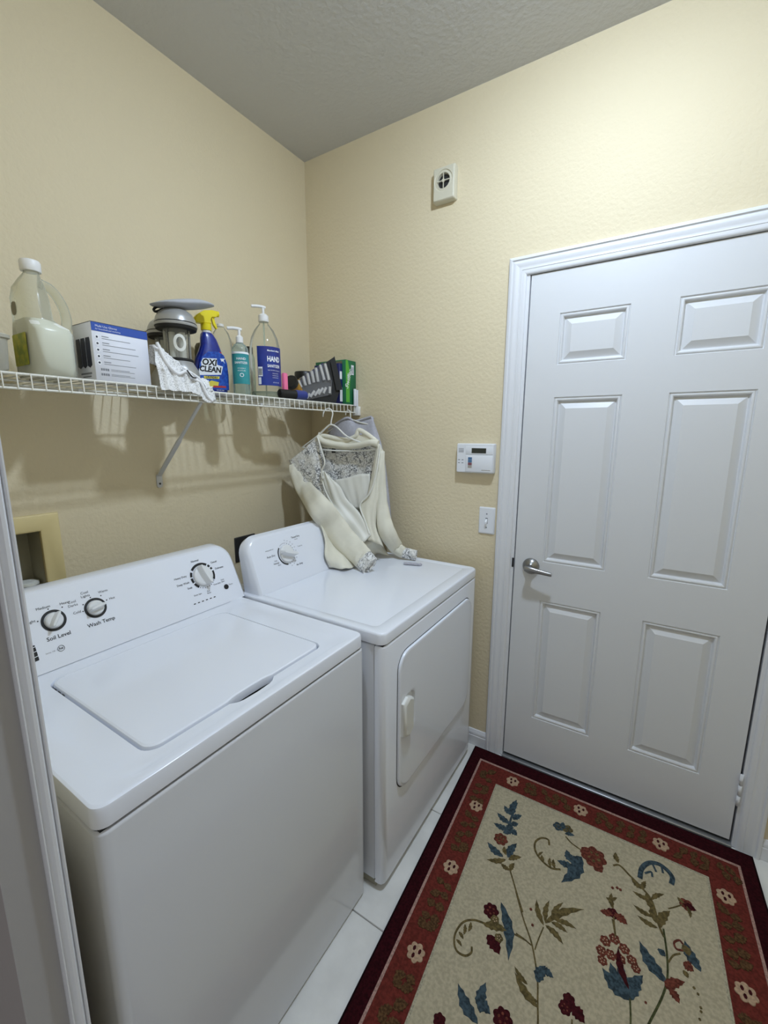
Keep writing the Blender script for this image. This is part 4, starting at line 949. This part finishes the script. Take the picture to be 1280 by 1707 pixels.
# blue trigger spray bottle
sp = thing('spray_bottle', 'blue laundry stain spray bottle with yellow trigger', 'spray bottle', (.158, -.724, ZS))
ca, sa = math.cos(math.radians(-14)) * 1.05, math.sin(math.radians(-14)) * 1.05
def spq(w, d, z): return Vector((.158 + d * ca - w * sa, -.724 + d * sa + w * ca, ZS + z * 1.05))     # w along the broad face, d out of it
SB = [(-.048, .052, .024, 0), (-.052, .056, .027, .006), (-.053, .057, .028, .05), (-.055, .056, .028, .085), (-.048, .050, .027, .120), (-.036, .042, .025, .145), (-.028, .036, .022, .165), (-.026, .026, .019, .190), (-.024, .017, .016, .203), (-.021, .012, .014, .208)]
loops = []
for a, b, d, z in SB:
    c_ = (a + b) / 2; h_ = (b - a) / 2
    loops.append([spq(c_ + h_ * math.copysign(abs(math.cos(t)) ** .7, math.cos(t)), d * math.copysign(abs(math.sin(t)) ** .7, math.sin(t)), z) for t in [2 * math.pi * k / 28 for k in range(28)]])
V, F = loft(loops); mesh_obj('body', V, F, M['oxi'], sp, auto=60)
def spface(w, z): return spq(w, .0288, z)
fu, fv = spq(1, 0, 0) - spq(0, 0, 0), Vector((0, 0, 1)); fn = fu.cross(fv).normalized()
def spp(nm, poly, w, z, lift, dep, m): return prism(nm, poly, spface(w, z) + fn * lift, fu, fv, fn, dep, M[m], sp)
spp('label', [(-.050, -.075), (.052, -.075), (.053, -.02), (.050, .02), (.040, .048), (.02, .060), (-.015, .055), (-.035, .036), (-.046, .012), (-.051, -.02)], 0, .090, -.0012, .0012, 'oxilbl')
OXS = [(-.042, .006), (-.040, -.012), (-.050, -.016), (-.051, -.038), (.026, -.030), (.034, .000), (.014, .004), (.014, .026), (-.034, .022)]
spp('logo_outline', OXS, 0, .098, .0002, .0004, 'paper')
text('OXI', .030, spface(-.014, .1065), fu, fv, M['black'], sp, bold=.0011, shear=.18, lift=.0010); text('CLEAN', .0265, spface(-.012, .0835), fu, fv, M['black'], sp, bold=.0011, shear=.18, lift=.0010, xs=.95)
spp('name_band', [(-.026, -.006), (.026, -.003), (.028, .006), (-.028, .003)], -.008, .0575, .0003, .0004, 'ylab'); text('LAUNDRY', .0095, spface(-.008, .0577), fu, fv, M['black'], sp, bold=.0003, lift=.0010, shear=.15)
spp('yellow_print', [(-.030, -.012), (.012, -.008), (.016, .010), (-.010, .014), (-.028, .004)], 0, .034, .0002, .0004, 'ylab'); spp('red_print', [(-.02, -.004), (.028, -.002), (.026, .004), (-.018, .003)], .014, .028, .0006, .0004, 'red')
spp('red_print', [(-.025, -.006), (.022, .002), (.022, .010), (-.025, .002)], .010, .137, -.0008, .0006, 'red'); spp('arrow_print', [(-.008, .006), (.010, .008), (.004, .002), (.008, -.010), (.002, -.002), (-.004, -.004)], .034, .118, .0002, .0004, 'paper')
text('21.5 FL OZ', .006, spface(.020, .016), fu, fv, M['paper'], sp, lift=.0006)
cc = spq(-.0045, 0, 0)
lathe('collar', [(0.0150, 0.2189), (0.0155, 0.2205), (0.0155, 0.2268)], (cc.x, cc.y, ZS), M['cap'], sp, n=24); lathe('neck_ring', [(0.0180, 0.2270), (0.0185, 0.2289), (0.0185, 0.2478), (0.0165, 0.2499)], (cc.x, cc.y, ZS), M['yellow'], sp, n=24)
HD = [(-.046, .236), (-.046, .250), (-.034, .264), (-.012, .279), (.016, .285), (.034, .284), (.036, .270), (.030, .264), (.014, .262), (.008, .250), (.010, .238)]
loops = []
for dd_, s in ((-.013, .90), (-.010, 1), (.010, 1), (.013, .90)):
    cw = sum(p[0] for p in HD) / len(HD); cz_ = sum(p[1] for p in HD) / len(HD)
    loops.append([spq(cw + (w - cw) * s, dd_, cz_ + (z - cz_) * s) for w, z in HD])
V, F = loft(loops); mesh_obj('trigger_head', V, F, M['yellow'], sp, auto=30)
TG = [(.014, .264), (.024, .264), (.026, .248), (.034, .228), (.030, .226), (.020, .240)]
V, F = loft([[spq(w, d_, z) for w, z in TG] for d_ in (-.006, .006)]); mesh_obj('trigger', V, F, M['yellow'], sp)
lathe('nozzle', [(.010, 0), (.010, .008), (.006, .010)], spq(.034, 0, .277), M['yellow'], sp, n=16, axis=fu)

# things behind the spray bottle
oc = thing('olive_canister', 'dull olive canister half hidden behind the blue spray bottle', 'canister', (.072, -.690, ZS))
lathe('body', [(.026, 0), (.028, .004), (.028, .165), (.026, .175)], (.072, -.690, ZS), M['olive'], oc, n=28); lathe('lid', [(.026, .1752), (.026, .185), (.020, .196), (.010, .200)], (.072, -.690, ZS), M['olive'], oc, n=28)
rb = thing('round_clear_bottle', 'empty clear bottle behind the spray bottle and the teal bottle', 'bottle', (.072, -.600, ZS))
lathe('body', [(.038, 0), (.041, .006), (.041, .195), (.038, .225), (.029, .252), (.016, .270), (.013, .276)], (.072, -.600, ZS), M['clear'], rb, n=32); lathe('cap', [(.0125, .2762), (.0125, .284), (.010, .286)], (.072, -.600, ZS), M['cap'], rb, n=24)

# pump bottles
def pump(c, z0, r, spout, th, T, k=1.0):
    lathe('collar', [(r, z0), (r * 1.03, z0 + .002), (r * 1.0, z0 + .020 * k), (r * .55, z0 + .026 * k)], (c[0], c[1], ZS), M['cap'], T, n=24)
    lathe('plunger', [(.0050, z0 + .0262 * k), (.0050, z0 + .046 * k)], (c[0], c[1], ZS), M['cap'], T, n=12)
    d = Vector((math.cos(th), math.sin(th), 0)); z = ZS + z0 + .049 * k
    tube('spout', [Vector((c[0], c[1], z - .003)) - d * spout * .16, Vector((c[0], c[1], z)), Vector((c[0], c[1], z + .001)) + d * spout * .35, Vector((c[0], c[1], z - .001)) + d * spout * .75], .0056, M['cap'], T, n=10, sub=4)
SPD = math.radians(-122)
tl = thing('teal_pump_bottle', 'small clear hand sanitizer pump bottle with teal label', 'bottle', (.245, -.655, ZS)); cT = (.245, -.655, ZS)
lathe('body', [(.027, 0), (.0295, .004), (.0295, .160), (.028, .170), (.020, .181), (.0135, .184), (.0135, .187)], cT, M['gel'], tl, n=32)
arc_band('label', cT, .0297, -115, 40, ZS + .040, ZS + .152, M['teal'], tl); arc_band('label_edge', cT, .0298, -115, 40, ZS + .146, ZS + .153, M['paper'], tl)
text_cyl('HAND', .0115, cT, .0305, -36, ZS + .128, M['paper'], tl, .0002); text_cyl('SANITIZER', .0110, cT, .0305, -36, ZS + .114, M['paper'], tl, .0002, xs=.9)
text_cyl('VITAMIN E', .0060, cT, .0305, -36, ZS + .094, M['paper'], tl); text_cyl('MOISTURE', .0060, cT, .0305, -36, ZS + .086, M['paper'], tl)
text_cyl('O', .020, cT, .0305, -36, ZS + .070, M['paper'], tl, .0001)
pump(cT, .1875, .0128, .055, SPD, tl)
bg = thing('large_pump_bottle', 'large clear hand sanitizer pump bottle with navy label', 'bottle', (.205, -.497, ZS)); cB = (.205, -.497, ZS)
lathe('body', [(.056, 0), (.0595, .005), (.0605, .170), (.059, .200), (.052, .235), (.038, .265), (.022, .285), (.0175, .290), (.0175, .297)], cB, M['clear'], bg, n=40)
lathe('gel', [(.054, .003), (.0575, .008), (.0575, .026)], cB, M['gel'], bg, n=40)
tube('dip_tube', [(cB[0], cB[1], ZS + .012), (cB[0], cB[1], ZS + .296)], .003, M['gel'], bg, n=8)
arc_band('label', cB, .0608, -72, 34, ZS + .048, ZS + .196, M['navylbl'], bg, n=24)
text_cyl('HAND', .0270, cB, .0616, -10, ZS + .148, M['paper'], bg, .0010, xs=.72); text_cyl('SANITIZER', .0150, cB, .0616, -10, ZS + .122, M['paper'], bg, .0004, xs=.78)
text_cyl("Member's Mark", .0085, cB, .0616, -10, ZS + .180, M['paper'], bg, .0002); text_cyl('Kills 99.99% of germs', .0062, cB, .0616, -10, ZS + .106, M['paper'], bg)
for q in range(3): text_cyl('moisturizers', .0055, cB, .0616, -6, ZS + .095 - q * .008, M['paper'], bg)
text_cyl('67.6 FL OZ', .0060, cB, .0616, -4, ZS + .060, M['paper'], bg)
arc_band('barcode_panel', cB, .0614, -70, -54, ZS + .082, ZS + .118, M['paper'], bg, n=6); arc_band('barcode_panel', cB, .0614, -70, -60, ZS + .052, ZS + .078, M['paper'], bg, n=6)
for q in range(5): arc_band('barcode_line', cB, .0621, -68.5, -55.5, ZS + .088 + q * .005, ZS + .0905 + q * .005, M['black'], bg, n=5)
pump(cB, .2975, .0195, .060, SPD, bg, 1.15)
sc_ = thing('slim_clear_bottle', 'slim clear bottle with dark cap between the two sanitizers', 'bottle', (.060, -.452, ZS))
lathe('body', [(.020, 0), (.022, .004), (.022, .180), (.016, .196)], (.060, -.452, ZS), M['gel'], sc_, n=24); lathe('cap', [(.0165, .1962), (.0165, .222), (.014, .225)], (.060, -.452, ZS), M['dark'], sc_, n=20)

# small things to the right
pk_ = thing('pink_nail_buffer', 'pink foam block standing beside the large sanitizer bottle', 'foam block', (.262, -.428, ZS))
V, F = loft([[(x, y, z) for x, y in rr(.252 + i, .268 - i, -.458 + i, -.436 - i, .003, 2)] for i, z in ((0, ZS + .0245), (0, ZS + .100), (.003, ZS + .104))]); mesh_obj('foam', V, F, M['pink'], pk_, auto=40)
V, F = loft([[(x, y, z) for x, y in rr(.252, .268, -.458, -.436, .003, 2)] for z in (ZS, ZS + .0243)]); mesh_obj('core', V, F, M['dark'], pk_, auto=40)
def jar(label, c, axis, k=1.0):
    j = thing('lidded_jar', label, 'jar', c, 'black lidded jars on the shelf')
    lathe('body', [(r_ * k, h_ * k) for r_, h_ in ((.040, 0), (.043, .004), (.043, .112), (.040, .116))], c, M['dark'], j, n=28, axis=axis)
    lathe('label', [(r_ * k, h_ * k) for r_, h_ in ((.0432, .030), (.0436, .0305), (.0436, .112), (.0432, .1125))], c, M['jarlbl'], j, n=28, axis=axis, cap0=False, cap1=False)
    lathe('lid', [(r_ * k, h_ * k) for r_, h_ in ((.0455, .1165), (.0465, .119), (.0465, .146), (.0440, .150))], c, M['jarlid'], j, n=28, axis=axis)
    return j
jar('upright black lidded jar with amber label in the shelf corner', (.115, -.170, ZS), (0, 0.001, 1))
jar('tipped black lidded jar with amber label beside the blue flashlight', (.175, -.282, ZS + .0375), (.30, -.72, .42), .66)
fl_ = thing('flashlight', 'black flashlight with a round blue end lying on the shelf', 'flashlight', (.283, -.40, ZS)); ax_ = Vector((.012, .13, 0)).normalized(); p0 = Vector((.272, -.492, ZS + .0202))
lathe('barrel', [(.014, 0), (.0175, .004), (.0175, .075), (.0195, .080)], p0, M['rubber'], fl_, n=24, axis=ax_); lathe('end_cap', [(.0200, .0802), (.0200, .132), (.0180, .139), (.010, .143)], p0, M['fblue'], fl_, n=24, axis=ax_)

# blister pack of cells
bp_ = thing('battery_blister_pack', 'clear blister pack of silver batteries on a black card', 'battery pack', (.245, -.17, ZS))
bn = Vector((.72, -.69, 0)).normalized()
def slab_of(nm, pts, m, th0, th1, parent): 
    V, F = loft([[Vector(q) + bn * th0 for q in pts], [Vector(q) + bn * th1 for q in pts]]); return mesh_obj(nm, V, F, M[m], parent)
card = slab_of('card', [(.160, -.259, 1.658), (.165, -.254, 1.706), (.251, -.163, 1.788), (.275, -.139, 1.811), (.293, -.119, 1.668), (.278, -.135, 1.606), (.185, -.232, 1.602)], 'rubber', -.004, -.001, bp_)
slab_of('card_print', [(.168, -.251, 1.690), (.170, -.249, 1.714), (.238, -.177, 1.783), (.242, -.173, 1.765)], 'navybox', -.0008, -.0002, bp_)
for a, b in PACK_UP:
    a, b = Vector(a) + bn * .008, Vector(b) + bn * .008; lathe('battery', [(.0062, 0), (.0068, .001), (.0068, (b - a).length - .003), (.003, (b - a).length - .002), (.003, (b - a).length)], a, M['cell'], bp_, n=14, axis=(b - a))
for a, b in PACK_LO:
    a, b = Vector(a) + bn * .010, Vector(b) + bn * .010; lathe('battery', [(.0055, 0), (.006, .001), (.006, (b - a).length)], a, M['cell'], bp_, n=14, axis=(b - a))
V, F = loft([[Vector(q) + bn * h for q in ((.160, -.258, 1.664), (.160, -.258, 1.706), (.246, -.168, 1.783), (.264, -.150, 1.70), (.262, -.152, 1.640), (.186, -.231, 1.614))] for h in (.001, .018)]); mesh_obj('bubble', V, F, M['blister'], bp_)
slab_of('bent_flap', [(.262, -.152, 1.786), (.275, -.139, 1.813), (.299, -.113, 1.664), (.280, -.134, 1.660)], 'rubber', .006, .009, bp_)

nvb = thing('navy_carton', 'navy and white carton between the battery pack and the green box', 'box', (.20, -.10, ZS))
box('body', .130, .283, -.113, -.0885, ZS, ZS + .186, M['navybox'], nvb, .001, 1)
for _p in ((-.110, -.100, .012, .075), (-.098, -.092, .012, .075), (-.110, -.094, .115, .150)): box('print_panel', .2832, .2838, _p[0], _p[1], ZS + _p[2], ZS + _p[3], M['paper'], nvb)
gb = thing('cleaning_cloth_carton', 'green carton with white lettering at the right end of the shelf', 'box', (.21, -.045, ZS))
box('body', .115, .300, -.086, -.004, ZS, ZS + .205, M['green'], gb, .001, 1)
prism('lime_print', [(-.040, .010), (-.012, .010), (-.012, .075), (-.006, .120), (-.012, .160), (-.024, .203), (-.040, .203)], (.3003, -.045, ZS), (0, 1, 0), (0, 0, 1), (1, 0, 0), .0005, M['lime'], gb)
text('Swiffer', .034, (.3010, -.066, ZS + .118), (0, .35, .94), (0, -.94, .35), M['paper'], gb, bold=.0006, shear=.2)
box('white_label', .3003, .3008, -.042, -.022, ZS + .140, ZS + .185, M['carton'], gb); boxes('barcode_line', [(.3008, .3011, -.040, -.024, ZS + .147 + q * .006, ZS + .150 + q * .006) for q in range(5)], M['greyink'], gb)
boxes('top_print', [(.15, .28, -.0865, -.086, ZS + .178, ZS + .200)], M['olive'], gb)
for q, (ya, yb, hh) in enumerate(((-.034, -.019, .082), (-.016, -.004, .078))):
    o_ = box('folded_leaflet', .306, .3145, ya, yb, 1.5928, 1.5928 + hh, M['carton'], None, .0015); tag(o_, ('left' if q == 0 else 'right') + ' one of two small white leaflets standing on the shelf end bracket', 'leaflet', 'leaflets on the end bracket')

# ------------------------------------------------------------------ hangers and clothes
hg1 = thing('clothes_hanger', 'white plastic hanger holding the cream cardigan', 'hanger', (.30, -.217, 1.50), 'hangers on the shelf rail')
tube('hook', [(.281, -.236, 1.536), (.2825, -.232, 1.556), (.290, -.225, 1.5685), (.302, -.219, 1.5725), (.314, -.215, 1.566), (.321, -.215, 1.549), (.314, -.216, 1.522), (.309, -.216, 1.499)], .0032, M['hanger'], hg1, n=8, sub=5)
tube('shoulder_bar', [(.150, -.238, 1.395), (.235, -.228, 1.447), (.290, -.220, 1.490), (.312, -.2155, 1.501), (.342, -.210, 1.488), (.392, -.201, 1.447), (.470, -.186, 1.417), (.530, -.175, 1.394)], .0040, M['hanger'], hg1, n=8, sub=4)
tube('cross_bar', [(.150, -.238, 1.395), (.30, -.212, 1.384), (.45, -.185, 1.384), (.530, -.175, 1.394)], .0036, M['hanger'], hg1, n=8, sub=4)
hg2 = thing('clothes_hanger', 'thin white hanger nearer the door wall holding the grey shirt', 'hanger', (.30, -.072, 1.52), 'hangers on the shelf rail')
tube('hook', [(.287, -.074, 1.549), (.290, -.074, 1.566), (.302, -.074, 1.5725), (.313, -.074, 1.566), (.317, -.074, 1.546), (.315, -.074, 1.528)], .0028, M['hanger'], hg2, n=8, sub=5)
tube('shoulder_bar', [(.17, -.076, 1.465), (.26, -.078, 1.51), (.315, -.074, 1.527), (.37, -.078, 1.515), (.44, -.076, 1.50)], .0034, M['hanger'], hg2, n=8, sub=4)

cg = thing('cream_cardigan', 'cream knit cardigan with lace yoke and cuffs draped onto the dryer', 'cardigan', (.42, -.25, .90))
sheet('back_lace', BACK[:3], M['lace'], cg, fold=.004, freq=14, seed=2)
sheet('back_body', BACK[2:], M['knit'], cg, fold=.007, freq=16, seed=3)
sheet('neck_facing', NECK, M['knit'], cg, fold=.003, freq=14, seed=12)
sheet('shoulder_lace', LACE_YOKE, M['lace'], cg, fold=.004, freq=9, seed=4)
sheet('front_panel', LEFT_FRONT, M['satin'], cg, fold=.004, freq=9, seed=5)
sheet('front_panel', RIGHT_FRONT, M['knit'], cg, fold=.005, freq=9, seed=6)
sheet('inner_camisole', CAMISOLE, M['satin'], cg, fold=.0025, freq=16, seed=7)
sheet('hem', HEM, M['knit'], cg, fold=.006, freq=16, seed=8)
sleeve('sleeve', SLEEVE_NEAR, M['knit'], cg, flat=.42, seed=2); sleeve('cuff', CUFF_NEAR, M['lace'], cg, flat=.38, seed=3, open_end=True, wr=.002)
sleeve('sleeve', SLEEVE_FAR, M['knit'], cg, flat=.75, seed=4); sleeve('cuff', CUFF_FAR, M['lace'], cg, flat=.55, seed=5, open_end=True, wr=.002)
tube('collar', COLLAR, .014, M['knit'], cg, n=12, sub=6); tube('collar', COLLAR_BACK, .0105, M['knit'], cg, n=12, sub=6)
tube('placket', PLACKET, .0040, M['satin'], cg, n=8, sub=6); tube('placket', PLACKET_FAR, .0038, M['satin'], cg, n=8, sub=6)
box('size_tag', .300, .322, -.2010, -.1995, 1.372, 1.396, M['dark'], cg)
lathe('button', [(.007, 0), (.007, .003), (.005, .004)], (.296, -.262, 1.262), M['oval'], cg, n=16, axis=(.4, -.9, .1))

gs = thing('grey_shirt', 'pale grey knit shirt hanging behind the cardigan by the wall', 'shirt', (.38, -.08, 1.09))
sheet('body', SHIRT, M['greyknit'], gs, fold=.004, freq=10, seed=9)
tube('neckline', [SHIRT[0][0], SHIRT[0][1], SHIRT[0][2], SHIRT[0][3]], .006, M['greyknit'], gs, n=8, sub=6)
gcf = thing('grey_cuff', 'flat grey fabric strip poking out beside the far lace cuff', 'fabric strip', (.73, -.17, .8955))
V, F = loft([[(x, y, z) for x, y in ((.680, -.176), (.752, -.154), (.764, -.164), (.760, -.174), (.690, -.197))] for z in (.8962, .9005)]); mesh_obj('strip', V, F, M['greyknit'], gcf)

# ------------------------------------------------------------------ rug
RG = thing('area_rug', 'red bordered floral rug in front of the door', 'rug', (1.5, -.7, 0))
RL, RW, RS = 1.56, 1.014, 0.052
def rp(s, t): return (0.992 + s + RS * t, -0.0225 - t)
def rect(s0, s1, t0, t1): return [rp(s0, t0), rp(s1, t0), rp(s1, t1), rp(s0, t1)]
def rug_ring(nm, a, b, z0, z1, m):
    """flat ring between two inset rectangles (side, top)"""
    def lo(q): return rect(q[0], RW - q[0], q[1], RL - q[1])
    n_ = 24
    def dense(P): 
        o_ = []
        for i in range(4):
            p, q = Vector(P[i]), Vector(P[(i + 1) % 4])
            for k in range(n_): o_.append(p.lerp(q, k / n_))
        return o_
    A_, B_ = dense(lo(a)), dense(lo(b)); loops = [[(p.x, p.y, z0) for p in A_], [(p.x, p.y, z1) for p in A_], [(p.x, p.y, z1) for p in B_]]
    V, F = loft(loops, False, False); return mesh_obj(nm, V, F, M[m], RG)
rug_ring('binding', (0, 0), (.006, .006), .0008, .0085, 'rugedge')
rug_ring('outer_border', (.006, .006), (.046, .068), .0085, .0105, 'rugmaroon')
rug_ring('border_line', (.046, .068), (.054, .077), .0105, .0112, 'rugline')
rug_ring('border_band', (.054, .077), (.146, .172), .0105, .0108, 'rugred')
rug_ring('border_line', (.146, .172), (.153, .180), .0108, .0112, 'rugline2')
V, F = loft([[(p[0], p[1], z) for p in rect(.153, RW - .153, .180, RL - .180)] for z in (.0008, .0108)]); mesh_obj('field', V, F, M['rugfield'], RG)
YC = dict(b='yb', r='yr', m='ym', o='yo', g='yg', f='yf')
ZM = [.0114]
def flat(nm, pts, m, dz=0.0):
    ZM[0] += .000004; z = ZM[0] + dz
    n_ = len(pts); cx = sum(p[0] for p in pts) / n_; cy = sum(p[1] for p in pts) / n_
    V = [(p[0], p[1], z) for p in pts] + [(p[0] + (p[0] - cx) * .04, p[1] + (p[1] - cy) * .04, .0104) for p in pts]
    F = [tuple(range(n_))] + [(i, (i + 1) % n_, n_ + (i + 1) % n_, n_ + i) for i in range(n_)]
    return mesh_obj(nm, V, F, M[m], RG)
def leaf(x0, y0, x1, y1, w, m, saw=True):
    a, b = Vector((x0, y0)), Vector((x1, y1)); d = b - a; nn = Vector((-d.y, d.x)).normalized(); L_, R_ = [], []
    N_ = 9; bend = d.length * .08
    for k in range(1, N_):
        t = k / N_; ww = w * .64 * math.sin(math.pi * t ** .85) * (1.0 if (k % 2 or not saw) else .72); c_ = a + d * t + nn * bend * math.sin(math.pi * t)
        L_.append(c_ + nn * ww); R_.append(c_ - nn * ww)
    flat('leaf', [a] + R_ + [b] + L_[::-1], m)
    # pale vein
    v0, v1 = a + d * .15 + nn * bend * .45, a + d * .8 + nn * bend * .6; hw = w * .05
    return v0, v1, hw
def stem(w, pts, m):
    P = [p.to_2d() for p in catmull([(p[0], p[1], 0) for p in pts], 5)]; L_, R_ = [], []
    for i, p in enumerate(P):
        d = (P[min(i + 1, len(P) - 1)] - P[max(0, i - 1)]).normalized(); nn = Vector((-d.y, d.x)) * w * .5; L_.append(p + nn); R_.append(p - nn)
    V, F = [], []; ZM[0] += .000004
    for a, b in zip(L_, R_): V += [(a.x, a.y, ZM[0]), (b.x, b.y, ZM[0]), (a.x, a.y, .0104), (b.x, b.y, .0104)]
    for i in range(len(L_) - 1):
        q = 4 * i; F += [(q, q + 1, q + 5, q + 4), (q, q + 4, q + 6, q + 2), (q + 1, q + 3, q + 7, q + 5)]
    return mesh_obj('stem', V, F, M[m], RG)
def flower(x, y, r, n_, m, c2=None, seed=0):
    pts = []; ph = seed * 1.7
    for k in range(n_ * 6):
        a = 2 * math.pi * k / (n_ * 6); rad = r * (.80 + .22 * abs(math.sin(n_ * a / 2 + ph)))
        pts.append((x + rad * math.cos(a), y + rad * math.sin(a)))
    flat('flower', pts, m)
    if c2:
        for k in range(5):
            a = 2 * math.pi * k / 5 + ph; flat('stamen', [(x + r * .42 * math.cos(a) + r * .15 * math.cos(b), y + r * .42 * math.sin(a) + r * .15 * math.sin(b)) for b in [q * math.pi / 3 for q in range(6)]], c2)
for i, q in enumerate(MOTIFS):
    if q[0] == 'L': leaf(q[2], q[3], q[4], q[5], q[6], YC[q[1]])
    elif q[0] == 'S': stem(q[2], q[3], YC[q[1]])
    else: flower(q[2], q[3], q[4], q[5], YC[q[1]], YC[q[6]] if q[6] else None, i)
# rosettes and leaf sprays along the red border
rnd = random.Random(11)
def border(s, t, along, ros=True):
    x, y = rp(s, t)
    if ros:
        flower(x, y, .0255, 7, 'yf', None, s * 9 + t)
        for a in (.6, 2.4, 4.4): flat('stamen', [(x + .011 * math.cos(a) + .0045 * math.cos(b), y + .011 * math.sin(a) + .0075 * math.sin(b)) for b in [q * math.pi / 3 for q in range(6)]], 'ym')
    for off in (.062, .094, .138, .178, .212):
        for sg in (1, -1):
            if along: xx, yy = rp(s, t + off); dx, dy = sg * .030, rnd.uniform(-.02, .03)
            else: xx, yy = rp(s + off, t); dx, dy = rnd.uniform(-.03, .02), sg * .032
            leaf(xx, yy, xx + dx, yy + dy, .018 + rnd.uniform(0, .008), 'ygl')
k = 0
for t in (.322, .602, .882, 1.162): border(.107, t, True)
border(.100, .075, True, False)
for t in (.220, .495, .770, 1.045, 1.320): border(RW - .108, t, True)
for s in (.205, .470, .735): border(s, .122, False)
for s in (.205, .470, .735): border(s, RL - .122, False)
